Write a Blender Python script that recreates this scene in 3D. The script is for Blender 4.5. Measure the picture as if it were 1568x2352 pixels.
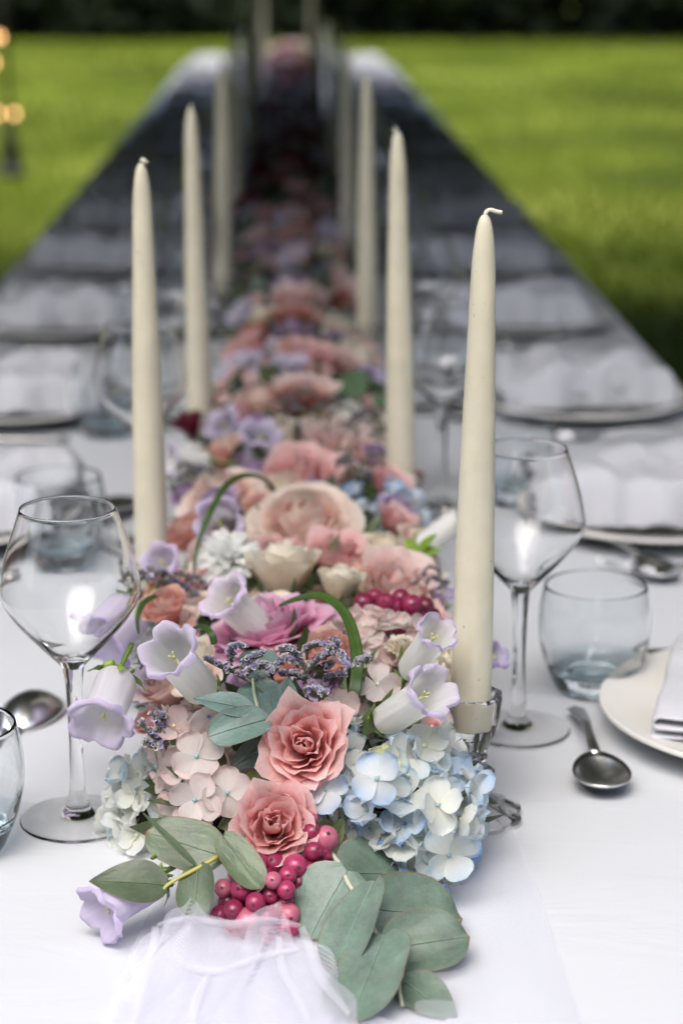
import bpy, math, random
import numpy as np
from mathutils import Vector, Matrix, Quaternion, noise as mnoise

# ------------------------------------------------------------------ camera, sky, sun, exposure
for o in list(bpy.data.objects):
    bpy.data.objects.remove(o)
SC = bpy.context.scene
COL = SC.collection
TZ = 0.75                       # table top height
CAMH = 0.52                     # camera above the table top
FP = 4700.0                     # focal length in the 1568 x 2352 pixel grid used for measuring
PITCH = math.atan(1303.0 / FP)
YAW = math.atan(132.0 / FP * math.cos(PITCH))
cd = bpy.data.cameras.new('camera')
cam = bpy.data.objects.new('camera', cd)
COL.objects.link(cam)
cam.location = (0, 0, TZ + CAMH)
cam.rotation_euler = (math.pi / 2 - PITCH, 0, -YAW)
cd.sensor_fit = 'HORIZONTAL'
cd.sensor_width = 24.0
cd.lens = FP / 1568.0 * 24.0
cd.clip_start = 0.02
cd.clip_end = 1000
cd.dof.use_dof = True
cd.dof.focus_distance = 1.15
cd.dof.aperture_fstop = 5.3
SC.camera = cam

SUN_EL, SUN_AZ = math.radians(62), math.radians(206)     # azimuth from +Y clockwise: behind the camera, to the left
W = bpy.data.worlds.new('World')
SC.world = W
W.use_nodes = True
nt = W.node_tree
bg = nt.nodes['Background']
sky = nt.nodes.new('ShaderNodeTexSky')
sky.sky_type = 'NISHITA'
sky.sun_disc = False
sky.sun_elevation = SUN_EL
sky.sun_rotation = SUN_AZ
sky.air_density = 1.0
sky.dust_density = 4.0
sky.ozone_density = 1.0
wash = nt.nodes.new('ShaderNodeHueSaturation')          # thin overcast: the blue is washed out evenly over the whole sky
wash.inputs['Saturation'].default_value = 0.8
nt.links.new(sky.outputs[0], wash.inputs['Color'])
nt.links.new(wash.outputs[0], bg.inputs[0])
bg.inputs[1].default_value = 0.15
sl = bpy.data.lights.new('sun', 'SUN')
sun = bpy.data.objects.new('sun', sl)
COL.objects.link(sun)
sl.energy = 1.1
sl.angle = math.radians(46)
sl.color = (1.0, 0.97, 0.93)
sdir = Vector((math.sin(SUN_AZ) * math.cos(SUN_EL), math.cos(SUN_AZ) * math.cos(SUN_EL), math.sin(SUN_EL)))
sun.rotation_euler = sdir.to_track_quat('Z', 'Y').to_euler()
sun.location = sdir * 30
SC.view_settings.view_transform = 'Standard'
SC.view_settings.look = 'None'
SC.view_settings.exposure = 1.17
SC.view_settings.gamma = 1.0
SC.view_settings.use_curve_mapping = False
SC.render.engine = 'CYCLES'
cy = SC.cycles
cy.use_denoising = True
cy.max_bounces = 14
cy.diffuse_bounces = 4
cy.glossy_bounces = 5
cy.transmission_bounces = 12
cy.transparent_max_bounces = 16
cy.caustics_refractive = True
cy.caustics_reflective = False
cy.sample_clamp_indirect = 40.0

# ------------------------------------------------------------------ measuring helpers
CAMLOC = Vector((0, 0, TZ + CAMH))
CR = cam.rotation_euler.to_matrix()
RIGHT, UP, BACK = CR @ Vector((1, 0, 0)), CR @ Vector((0, 1, 0)), CR @ Vector((0, 0, 1))

def ray(x, y):
    return CR @ Vector(((x - 784.0) / FP, -(y - 1176.0) / FP, -1.0))

def D(x, y, zc):                # point seen at pixel (x, y) at depth zc
    return CAMLOC + ray(x, y) * zc

def T(x, y, dz=0.0):            # point seen at pixel (x, y) on the plane dz above the table
    d = ray(x, y)
    return CAMLOC + d * ((TZ + dz - CAMLOC.z) / d.z)

def YD(zc, dz=0.0):             # distance along the table of depth zc
    return (zc - (CAMH - dz) * math.sin(PITCH)) / math.cos(PITCH)

def zs(y):                      # depth of the flower runner's surface seen at picture height y
    if y > 1650:
        return 1.195 - (y - 1650) / 500.0 * 0.082
    return 2124.0 / (y + 127.0)

def facing(a, b, c):            # direction: a to camera right, b up, c towards the camera
    return (RIGHT * a + UP * b + BACK * c).normalized()

def basis(direction, roll=0.0):
    q = Vector(direction).to_track_quat('Z', 'Y')
    return q @ Quaternion((0, 0, 1), roll)

# ------------------------------------------------------------------ mesh helpers
def srgb(r, g, b):
    f = lambda c: (c / 255.0 / 12.92) if c <= 10.31 else ((c / 255.0 + 0.055) / 1.055) ** 2.4
    return (f(r), f(g), f(b))

def mixc(a, b, t):
    t = max(0.0, min(1.0, t))
    return tuple(a[i] + (b[i] - a[i]) * t for i in range(3))

class MB:
    """collects vertices, faces, a colour and a uv for each vertex"""
    def __init__(s):
        s.v, s.f, s.c, s.uv = [], [], [], []
    def add(s, V, F, C=None, UV=None):
        n = len(s.v)
        s.v += [tuple(p) for p in V]
        s.f += [tuple(i + n for i in f) for f in F]
        s.c += list(C) if C is not None else [(1, 1, 1)] * len(V)
        s.uv += list(UV) if UV is not None else [(0, 0)] * len(V)
    def mesh(s, name, mat, smooth=True):
        me = bpy.data.meshes.new(name)
        me.from_pydata(s.v, [], s.f)
        if smooth:
            me.polygons.foreach_set('use_smooth', np.ones(len(me.polygons), dtype=bool))
        a = me.attributes.new('Col', 'FLOAT_COLOR', 'POINT')
        c = np.ones((len(s.v), 4), dtype=np.float32)
        if s.v:
            c[:, :3] = np.array(s.c, dtype=np.float32)
        a.data.foreach_set('color', c.ravel())
        ul = me.attributes.new('PUV', 'FLOAT_VECTOR', 'POINT')
        u = np.zeros((len(s.v), 3), dtype=np.float32)
        if s.v:
            u[:, :2] = np.array(s.uv, dtype=np.float32)
        ul.data.foreach_set('vector', u.ravel())
        me.materials.append(M[mat])
        me.update()
        return me
    def build(s, name, mat, parent=None, smooth=True):
        return link(name, s.mesh(name, mat, smooth), parent)

def link(name, me, parent=None):
    o = bpy.data.objects.new(name, me)
    COL.objects.link(o)
    if parent is not None:
        o.parent = parent
    return o

def tag(o, label, cat=None, group=None, kind=None):
    if label: o['label'] = label
    if cat: o['category'] = cat
    if group: o['group'] = group
    if kind: o['kind'] = kind
    return o

def thing(name, label, cat, loc=(0, 0, 0), q=None, group=None):
    o = bpy.data.objects.new(name, None)
    COL.objects.link(o)
    o.empty_display_size = 0.02
    o.location = loc
    if q is not None:
        o.rotation_mode = 'QUATERNION'
        o.rotation_quaternion = q
    return tag(o, label, cat, group)

def copy_tree(o, parent=None, recol=None):
    c = o.copy()
    COL.objects.link(c)
    c.parent = parent
    for ch in list(o.children):
        copy_tree(ch, c)
    return c

def grid(fn, nu, nv, closed=False):
    """fn(i/nu.., j/nv..) -> (pos, colour, uv)"""
    V, C, U = [], [], []
    mu = nu if closed else nu + 1
    for j in range(nv + 1):
        for i in range(mu):
            p, c, uv = fn(i / nu, j / nv)
            V.append(p); C.append(c); U.append(uv)
    F = []
    for j in range(nv):
        for i in range(nu):
            a = j * mu + i
            b = j * mu + (i + 1) % mu
            F.append((a, b, b + mu, a + mu))
    return V, F, C, U

def lathe(profile, n=48, rad=None, col=(1, 1, 1)):
    """profile [(r, z)] outside-in order gives outward normals; rad(phi, k, r) can flute it"""
    V, F = [], []
    K = len(profile)
    for k, (r, z) in enumerate(profile):
        for i in range(n):
            ph = 2 * math.pi * i / n
            rr = rad(ph, k, r) if rad else r
            V.append((rr * math.cos(ph), rr * math.sin(ph), z))
    for k in range(K - 1):
        for i in range(n):
            j = (i + 1) % n
            F.append((k * n + i, k * n + j, (k + 1) * n + j, (k + 1) * n + i))
    return V, F, [col] * len(V), [(0, 0)] * len(V)

def smooth_profile(pts, sub=5):
    """Catmull-Rom through profile points"""
    out = []
    P = [pts[0]] + list(pts) + [pts[-1]]
    for i in range(1, len(P) - 2):
        p0, p1, p2, p3 = P[i - 1], P[i], P[i + 1], P[i + 2]
        for k in range(sub):
            t = k / sub
            out.append(tuple(0.5 * ((2 * p1[a]) + (-p0[a] + p2[a]) * t + (2 * p0[a] - 5 * p1[a] + 4 * p2[a] - p3[a]) * t * t
                             + (-p0[a] + 3 * p1[a] - 3 * p2[a] + p3[a]) * t ** 3) for a in range(len(p1))))
    out.append(tuple(pts[-1]))
    return out

def spline(pts, sub=6):
    return [Vector(p) for p in smooth_profile([tuple(p) for p in pts], sub)]

def tube(path, radii, n=6, col=(1, 1, 1), cap=True):
    V, F = [], []
    m = len(path)
    if not hasattr(radii, '__len__'):
        radii = [radii] * m
    cols = col if isinstance(col, list) else [col] * m
    C = []
    ref = Vector((0.31, 0.17, 0.93))
    for k in range(m):
        t = (path[min(k + 1, m - 1)] - path[max(k - 1, 0)])
        if t.length < 1e-9: t = Vector((0, 0, 1))
        t.normalize()
        a = t.cross(ref)
        if a.length < 1e-3: a = t.cross(Vector((1, 0, 0)))
        a.normalize()
        b = t.cross(a)
        for i in range(n):
            ph = 2 * math.pi * i / n
            V.append(path[k] + (a * math.cos(ph) + b * math.sin(ph)) * radii[k])
            C.append(cols[k])
    for k in range(m - 1):
        for i in range(n):
            j = (i + 1) % n
            F.append((k * n + i, k * n + j, (k + 1) * n + j, (k + 1) * n + i))
    if cap:
        F.append(tuple(range(n - 1, -1, -1)))
        F.append(tuple((m - 1) * n + i for i in range(n)))
    return V, F, C, [(0, 0)] * len(V)

def sphere(c, r, n=12, k=8, squash=1.0, col=(1, 1, 1), q=None):
    V, F = [], []
    c = Vector(c)
    for j in range(k + 1):
        th = math.pi * j / k
        for i in range(n):
            ph = 2 * math.pi * i / n
            p = Vector((math.sin(th) * math.cos(ph), math.sin(th) * math.sin(ph), math.cos(th) * squash)) * r
            if q is not None: p = q @ p
            V.append(c + p)
    for j in range(k):
        for i in range(n):
            a, b = j * n + i, j * n + (i + 1) % n
            F.append((a, a + n, b + n, b))
    return V, F, [col] * len(V), [(0, 0)] * len(V)

# ------------------------------------------------------------------ materials
M = {}
def newmat(name):
    m = bpy.data.materials.new(name)
    m.use_nodes = True
    M[name] = m
    t = m.node_tree
    t.nodes.clear()
    out = t.nodes.new('ShaderNodeOutputMaterial')
    return m, t, out

def N(t, typ, **kw):
    n = t.nodes.new(typ)
    for k, v in kw.items():
        if k.startswith('i_'):
            n.inputs[k[2:].replace('_', ' ')].default_value = v
        else:
            setattr(n, k, v)
    return n

def attr_colour(t, name='Col'):
    a = N(t, 'ShaderNodeAttribute', attribute_name=name)
    return a

def ramp(t, fac, stops):
    r = t.nodes.new('ShaderNodeValToRGB')
    e = r.color_ramp.elements
    while len(e) < len(stops): e.new(0.5)
    for k, (p, c) in enumerate(stops):
        e[k].position = p
        e[k].color = (c[0], c[1], c[2], 1) if hasattr(c, '__len__') else (c, c, c, 1)
    t.links.new(fac, r.inputs[0])
    return r

def mat_petal(name, trans=0.3, rough=0.55, vein=0.12, jitter=0.06, spec=0.25):
    m, t, out = newmat(name)
    L = t.links.new
    a = attr_colour(t)
    uv = attr_colour(t, 'PUV')
    mp = N(t, 'ShaderNodeMapping')
    mp.inputs['Scale'].default_value = (16.0, 1.6, 1.0)
    L(uv.outputs['Vector'], mp.inputs['Vector'])
    nz = N(t, 'ShaderNodeTexNoise', i_Scale=1.0, i_Detail=3.0)
    L(mp.outputs[0], nz.inputs['Vector'])
    oi = N(t, 'ShaderNodeObjectInfo')
    hs = N(t, 'ShaderNodeHueSaturation')
    mr = N(t, 'ShaderNodeMapRange')
    mr.inputs['To Min'].default_value = 1.0 - jitter
    mr.inputs['To Max'].default_value = 1.0 + jitter
    L(oi.outputs['Random'], mr.inputs['Value'])
    L(mr.outputs[0], hs.inputs['Value'])
    L(a.outputs['Color'], hs.inputs['Color'])
    r = ramp(t, nz.outputs['Fac'], [(0.3, 1.0 - vein), (0.7, 1.0)])
    tc = N(t, 'ShaderNodeTexCoord')
    nm = N(t, 'ShaderNodeTexNoise', i_Scale=110.0 if name != 'thin_petal' else 2.6, i_Detail=4.0, i_Roughness=0.6)
    L(tc.outputs['Object'], nm.inputs['Vector'])
    mh = N(t, 'ShaderNodeMapRange'); mh.inputs['To Min'].default_value = 0.485; mh.inputs['To Max'].default_value = 0.515
    L(nm.outputs['Fac'], mh.inputs['Value']); L(mh.outputs[0], hs.inputs['Hue'])
    mc = N(t, 'ShaderNodeMapRange'); mc.inputs['From Min'].default_value = 0.3; mc.inputs['From Max'].default_value = 0.7; mc.inputs['To Min'].default_value = 1.18; mc.inputs['To Max'].default_value = 0.85
    L(nm.outputs['Fac'], mc.inputs['Value']); L(mc.outputs[0], hs.inputs['Saturation'])
    mx = N(t, 'ShaderNodeMix', data_type='RGBA', blend_type='MULTIPLY')
    mx.inputs[0].default_value = 1.0
    L(hs.outputs[0], mx.inputs[6])
    L(r.outputs[0], mx.inputs[7])
    bp = N(t, 'ShaderNodeBump', i_Strength=0.5, i_Distance=0.0008)
    L(nz.outputs['Fac'], bp.inputs['Height'])
    p = N(t, 'ShaderNodeBsdfPrincipled', i_Roughness=rough)
    p.inputs['Specular IOR Level'].default_value = spec
    L(mx.outputs[2], p.inputs['Base Color'])
    L(bp.outputs[0], p.inputs['Normal'])
    tr = N(t, 'ShaderNodeBsdfTranslucent')
    L(mx.outputs[2], tr.inputs['Color'])
    ms = N(t, 'ShaderNodeMixShader')
    ms.inputs[0].default_value = trans
    L(p.outputs[0], ms.inputs[1]); L(tr.outputs[0], ms.inputs[2])
    L(ms.outputs[0], out.inputs[0])

def mat_plain(name, col, rough=0.5, metal=0.0, spec=0.5, noise_amt=0.0, noise_scale=40, bump=0.0, bump_scale=200, sss=0.0, sss_r=(0.01, 0.006, 0.003), trans=0.0, vcol=False, coat=0.0):
    m, t, out = newmat(name)
    L = t.links.new
    p = N(t, 'ShaderNodeBsdfPrincipled', i_Roughness=rough, i_Metallic=metal)
    p.inputs['Specular IOR Level'].default_value = spec
    p.inputs['Coat Weight'].default_value = coat
    tc = N(t, 'ShaderNodeTexCoord')
    src = None
    if vcol:
        src = attr_colour(t).outputs['Color']
    else:
        rgb = N(t, 'ShaderNodeRGB'); rgb.outputs[0].default_value = (*col, 1)
        src = rgb.outputs[0]
    if noise_amt:
        nz = N(t, 'ShaderNodeTexNoise', i_Scale=noise_scale, i_Detail=4.0)
        L(tc.outputs['Object'], nz.inputs['Vector'])
        r = ramp(t, nz.outputs['Fac'], [(0.3, 1.0 - noise_amt), (0.7, 1.0 + noise_amt * 0.4)])
        mx = N(t, 'ShaderNodeMix', data_type='RGBA', blend_type='MULTIPLY')
        mx.inputs[0].default_value = 1.0
        L(src, mx.inputs[6]); L(r.outputs[0], mx.inputs[7])
        src = mx.outputs[2]
    L(src, p.inputs['Base Color'])
    if bump:
        nb = N(t, 'ShaderNodeTexNoise', i_Scale=bump_scale, i_Detail=3.0)
        L(tc.outputs['Object'], nb.inputs['Vector'])
        bp = N(t, 'ShaderNodeBump', i_Strength=bump, i_Distance=0.001)
        L(nb.outputs['Fac'], bp.inputs['Height'])
        L(bp.outputs[0], p.inputs['Normal'])
    if sss:
        p.inputs['Subsurface Weight'].default_value = sss
        p.inputs['Subsurface Radius'].default_value = sss_r
        p.inputs['Subsurface Scale'].default_value = 1.0
    sh = p.outputs[0]
    if trans:
        tr = N(t, 'ShaderNodeBsdfTranslucent')
        L(src, tr.inputs['Color'])
        ms = N(t, 'ShaderNodeMixShader'); ms.inputs[0].default_value = trans
        L(sh, ms.inputs[1]); L(tr.outputs[0], ms.inputs[2])
        sh = ms.outputs[0]
    L(sh, out.inputs[0])
    return m

def mat_glass(name, col, ior=1.46):
    m, t, out = newmat(name)
    g = N(t, 'ShaderNodeBsdfGlass', i_Roughness=0.0, i_IOR=ior)
    g.inputs['Color'].default_value = (*col, 1)
    t.links.new(g.outputs[0], out.inputs[0])

def mat_tulle(name):
    m, t, out = newmat(name)
    L = t.links.new
    uv = attr_colour(t, 'PUV')          # metres along the net
    facs = []
    for ang in (30, 90, 150):
        mp = N(t, 'ShaderNodeMapping')
        mp.inputs['Rotation'].default_value = (0, 0, math.radians(ang))
        L(uv.outputs['Vector'], mp.inputs['Vector'])
        w = N(t, 'ShaderNodeTexWave', i_Scale=2 * math.pi / (20 * 0.0013), i_Distortion=0.0)
        w.wave_type = 'BANDS'; w.bands_direction = 'X'
        L(mp.outputs[0], w.inputs['Vector'])
        r = ramp(t, w.outputs['Fac'], [(0.62, 0.0), (0.9, 1.0)])
        facs.append(r.outputs[0])
    a = N(t, 'ShaderNodeMath', operation='MAXIMUM'); L(facs[0], a.inputs[0]); L(facs[1], a.inputs[1])
    b = N(t, 'ShaderNodeMath', operation='MAXIMUM'); L(a.outputs[0], b.inputs[0]); L(facs[2], b.inputs[1])
    mr = N(t, 'ShaderNodeMapRange')
    mr.inputs['To Min'].default_value = 0.10
    mr.inputs['To Max'].default_value = 0.44
    L(b.outputs[0], mr.inputs['Value'])
    df = N(t, 'ShaderNodeBsdfDiffuse'); df.inputs['Color'].default_value = (0.84, 0.84, 0.92, 1)
    tl = N(t, 'ShaderNodeBsdfTranslucent'); tl.inputs['Color'].default_value = (0.84, 0.84, 0.92, 1)
    m1 = N(t, 'ShaderNodeMixShader'); m1.inputs[0].default_value = 0.45
    L(df.outputs[0], m1.inputs[1]); L(tl.outputs[0], m1.inputs[2])
    tp = N(t, 'ShaderNodeBsdfTransparent')
    ms = N(t, 'ShaderNodeMixShader')
    L(mr.outputs[0], ms.inputs[0]); L(tp.outputs[0], ms.inputs[1]); L(m1.outputs[0], ms.inputs[2])
    L(ms.outputs[0], out.inputs[0])

def mat_cloth(name, col):
    m, t, out = newmat(name)
    L = t.links.new
    tc = N(t, 'ShaderNodeTexCoord')
    p = N(t, 'ShaderNodeBsdfPrincipled', i_Roughness=0.75)
    p.inputs['Base Color'].default_value = (*col, 1)
    p.inputs['Specular IOR Level'].default_value = 0.2
    p.inputs['Sheen Weight'].default_value = 0.15
    n1 = N(t, 'ShaderNodeTexNoise', i_Scale=9.0, i_Detail=3.0)
    n2 = N(t, 'ShaderNodeTexNoise', i_Scale=900.0, i_Detail=1.0)
    L(tc.outputs['Object'], n1.inputs['Vector']); L(tc.outputs['Object'], n2.inputs['Vector'])
    b1 = N(t, 'ShaderNodeBump', i_Strength=0.25, i_Distance=0.006)
    b2 = N(t, 'ShaderNodeBump', i_Strength=0.10, i_Distance=0.0004)
    L(n1.outputs['Fac'], b1.inputs['Height']); L(n2.outputs['Fac'], b2.inputs['Height'])
    mpw = N(t, 'ShaderNodeMapping'); mpw.inputs['Scale'].default_value = (2.2, 7.0, 1.0); mpw.inputs['Rotation'].default_value = (0, 0, 0.5)
    L(tc.outputs['Object'], mpw.inputs['Vector'])
    n3 = N(t, 'ShaderNodeTexNoise', i_Scale=2.2, i_Detail=5.0, i_Roughness=0.55, i_Distortion=1.2)
    L(mpw.outputs[0], n3.inputs['Vector'])
    b3 = N(t, 'ShaderNodeBump', i_Strength=0.14, i_Distance=0.012)
    if name == 'table_linen':                       # ironed fold lines
        sx = N(t, 'ShaderNodeSeparateXYZ'); L(tc.outputs['Object'], sx.inputs[0])
        hs = []
        for ax, per, off in ((0, 0.31, 0.11), (1, 0.62, 0.20)):
            a1 = N(t, 'ShaderNodeMath', operation='MULTIPLY_ADD'); a1.inputs[1].default_value = 1.0 / per; a1.inputs[2].default_value = off / per + 50.0
            L(sx.outputs[ax], a1.inputs[0])
            a2 = N(t, 'ShaderNodeMath', operation='FRACT'); L(a1.outputs[0], a2.inputs[0])
            a3 = N(t, 'ShaderNodeMath', operation='SUBTRACT'); L(a2.outputs[0], a3.inputs[0]); a3.inputs[1].default_value = 0.5
            a4 = N(t, 'ShaderNodeMath', operation='ABSOLUTE'); L(a3.outputs[0], a4.inputs[0])
            w = 0.006 / per
            r = ramp(t, a4.outputs[0], [(0.0, 1.0), (w * 0.5, 0.6), (w, 0.0)])
            hs.append(r.outputs[0])
        am = N(t, 'ShaderNodeMath', operation='ADD'); L(hs[0], am.inputs[0]); L(hs[1], am.inputs[1])
        b4 = N(t, 'ShaderNodeBump', i_Strength=0.35, i_Distance=0.0016)
        L(am.outputs[0], b4.inputs['Height']); L(b4.outputs[0], b3.inputs['Normal'])
    L(n3.outputs['Fac'], b3.inputs['Height']); L(b3.outputs[0], b1.inputs['Normal'])
    L(b1.outputs[0], b2.inputs['Normal']); L(b2.outputs[0], p.inputs['Normal'])
    L(p.outputs[0], out.inputs[0])

def mat_lawn(name):
    m, t, out = newmat(name)
    L = t.links.new
    tc = N(t, 'ShaderNodeTexCoord')
    n1 = N(t, 'ShaderNodeTexNoise', i_Scale=0.55, i_Detail=4.0)
    n2 = N(t, 'ShaderNodeTexNoise', i_Scale=30.0, i_Detail=3.0)
    L(tc.outputs['Object'], n1.inputs['Vector']); L(tc.outputs['Object'], n2.inputs['Vector'])
    r1 = ramp(t, n1.outputs['Fac'], [(0.38, (0.050, 0.078, 0.012)), (0.5, (0.130, 0.172, 0.018)), (0.62, (0.225, 0.262, 0.042))])
    r2 = ramp(t, n2.outputs['Fac'], [(0.3, 0.7), (0.7, 1.1)])
    mx = N(t, 'ShaderNodeMix', data_type='RGBA', blend_type='MULTIPLY'); mx.inputs[0].default_value = 1.0
    L(r1.outputs[0], mx.inputs[6]); L(r2.outputs[0], mx.inputs[7])
    p = N(t, 'ShaderNodeBsdfPrincipled', i_Roughness=0.85)
    p.inputs['Specular IOR Level'].default_value = 0.1
    L(mx.outputs[2], p.inputs['Base Color'])
    L(p.outputs[0], out.inputs[0])

def mat_emit(name, col, s):
    m, t, out = newmat(name)
    e = N(t, 'ShaderNodeEmission'); e.inputs[0].default_value = (*col, 1); e.inputs[1].default_value = s
    t.links.new(e.outputs[0], out.inputs[0])

mat_petal('petal', 0.52, 0.5, 0.08, 0.05)
mat_petal('thin_petal', 0.52, 0.48, 0.15, 0.06)
mat_petal('leaf', 0.10, 0.42, 0.14, 0.17, 0.5)
def mottle_leaf():
    t = M['leaf'].node_tree
    L = t.links.new
    p = [n for n in t.nodes if n.type == 'BSDF_PRINCIPLED'][0]
    tr = [n for n in t.nodes if n.type == 'BSDF_TRANSLUCENT'][0]
    src = p.inputs['Base Color'].links[0].from_socket
    tc = N(t, 'ShaderNodeTexCoord')
    n1 = N(t, 'ShaderNodeTexNoise', i_Scale=38.0, i_Detail=6.0, i_Roughness=0.68)
    n2 = N(t, 'ShaderNodeTexVoronoi', i_Scale=420.0)
    n2.feature = 'DISTANCE_TO_EDGE'
    L(tc.outputs['Object'], n1.inputs['Vector']); L(tc.outputs['Object'], n2.inputs['Vector'])
    r1 = ramp(t, n1.outputs['Fac'], [(0.30, 0.62), (0.48, 0.96), (0.70, 1.28)])
    r2 = ramp(t, n2.outputs['Distance'], [(0.0, 0.86), (0.12, 1.0)])
    a = N(t, 'ShaderNodeMix', data_type='RGBA', blend_type='MULTIPLY'); a.inputs[0].default_value = 1.0
    b = N(t, 'ShaderNodeMix', data_type='RGBA', blend_type='MULTIPLY'); b.inputs[0].default_value = 1.0
    L(src, a.inputs[6]); L(r1.outputs[0], a.inputs[7]); L(a.outputs[2], b.inputs[6]); L(r2.outputs[0], b.inputs[7])
    L(b.outputs[2], p.inputs['Base Color']); L(b.outputs[2], tr.inputs['Color'])
mottle_leaf()
mat_plain('stem', (0.2, 0.28, 0.08), 0.5, vcol=True)
mat_plain('berry', (1, 1, 1), 0.32, vcol=True, noise_amt=0.25, noise_scale=60, sss=0.15, sss_r=(0.004, 0.001, 0.001), spec=0.5)
mat_plain('statice', (1, 1, 1), 0.8, vcol=True, trans=0.2)
mat_plain('candle_wax', (0.65, 0.61, 0.49), 0.42, noise_amt=0.08, noise_scale=45, bump=0.12, bump_scale=350, sss=0.55, sss_r=(0.012, 0.009, 0.005), spec=0.4)
def speck_wax():
    t = M['candle_wax'].node_tree
    L = t.links.new
    p = [n for n in t.nodes if n.type == 'BSDF_PRINCIPLED'][0]
    src = p.inputs['Base Color'].links[0].from_socket
    tc = N(t, 'ShaderNodeTexCoord')
    oi = N(t, 'ShaderNodeObjectInfo')
    ad = N(t, 'ShaderNodeVectorMath', operation='ADD'); L(tc.outputs['Object'], ad.inputs[0]); L(oi.outputs['Random'], ad.inputs[1])
    nz = N(t, 'ShaderNodeTexNoise', i_Scale=260.0, i_Detail=2.0); L(ad.outputs[0], nz.inputs['Vector'])
    r = ramp(t, nz.outputs['Fac'], [(0.70, 1.0), (0.78, 0.45)])
    mp = N(t, 'ShaderNodeMapping'); mp.inputs['Scale'].default_value = (60, 60, 5); L(ad.outputs[0], mp.inputs['Vector'])
    n2 = N(t, 'ShaderNodeTexNoise', i_Scale=1.0, i_Detail=4.0); L(mp.outputs[0], n2.inputs['Vector'])
    r2 = ramp(t, n2.outputs['Fac'], [(0.3, 0.90), (0.7, 1.04)])
    a = N(t, 'ShaderNodeMix', data_type='RGBA', blend_type='MULTIPLY'); a.inputs[0].default_value = 1.0
    b = N(t, 'ShaderNodeMix', data_type='RGBA', blend_type='MULTIPLY'); b.inputs[0].default_value = 1.0
    L(src, a.inputs[6]); L(r.outputs[0], a.inputs[7]); L(a.outputs[2], b.inputs[6]); L(r2.outputs[0], b.inputs[7])
    L(b.outputs[2], p.inputs['Base Color'])
speck_wax()
mat_plain('wick', (0.75, 0.70, 0.58), 0.9, bump=0.5, bump_scale=900)
mat_glass('clear_glass', (0.998, 1.0, 1.0), 1.34)
mat_glass('blue_glass', (0.90, 0.955, 0.975), 1.42)
mat_glass('pale_glass', (0.985, 0.995, 0.998), 1.38)
mat_glass('foot_glass', (1.0, 1.0, 1.0), 1.2)
mat_glass('pressed_glass', (1.0, 0.998, 0.995), 1.36)
mat_plain('porcelain', (0.74, 0.73, 0.69), 0.22, spec=0.5, noise_amt=0.02, noise_scale=12)
mat_plain('steel', (0.80, 0.80, 0.80), 0.27, metal=1.0, noise_amt=0.06, noise_scale=80)
mat_cloth('linen', (0.53, 0.54, 0.575))
mat_cloth('table_linen', (0.53, 0.552, 0.582))
mat_tulle('tulle')
mat_lawn('lawn')
mat_plain('grass_blade', (1, 1, 1), 0.7, vcol=True, trans=0.25, spec=0.2)
mat_plain('bark', (0.06, 0.045, 0.03), 0.9, noise_amt=0.4, noise_scale=8, bump=0.8, bump_scale=30)
mat_plain('tree_leaf', (1, 1, 1), 0.6, vcol=True, trans=0.10, spec=0.3)
mat_plain('moss', (0.040, 0.055, 0.022), 0.95, noise_amt=0.5, noise_scale=60, bump=1.0, bump_scale=120)
mat_plain('wood', (0.28, 0.18, 0.10), 0.6, noise_amt=0.3, noise_scale=10)
mat_plain('dark_iron', (0.02, 0.02, 0.018), 0.5, metal=0.6)
mat_emit('warm_bulb', (1.0, 0.55, 0.22), 3.0)

# ------------------------------------------------------------------ the setting: lawn, woods, unseen trees added for shade
rng = random.Random(7)
XL, XR = -0.449, 0.474          # table edges
Y0, Y1 = 0.42, YD(9.35)         # table ends
XC = 0.5 * (XL + XR)

def ground():
    mb = MB()
    n = 60
    def f(u, v):
        x = (u - 0.5) * 2; y = (v - 0.5) * 2
        X = math.copysign(abs(x) ** 2.2, x) * 300; Y = math.copysign(abs(y) ** 2.2, y) * 300
        z = 0.03 * mnoise.noise(Vector((X * 0.25, Y * 0.25, 0)))
        if abs(X) < 3 and -2 < Y < 12: z *= 0.2
        return (X, Y, z - 0.01), (1, 1, 1), (0, 0)
    mb.add(*grid(f, n, n))
    tag(mb.build('lawn', 'lawn'), 'mown green lawn around the long table', kind='structure')
ground()

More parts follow.
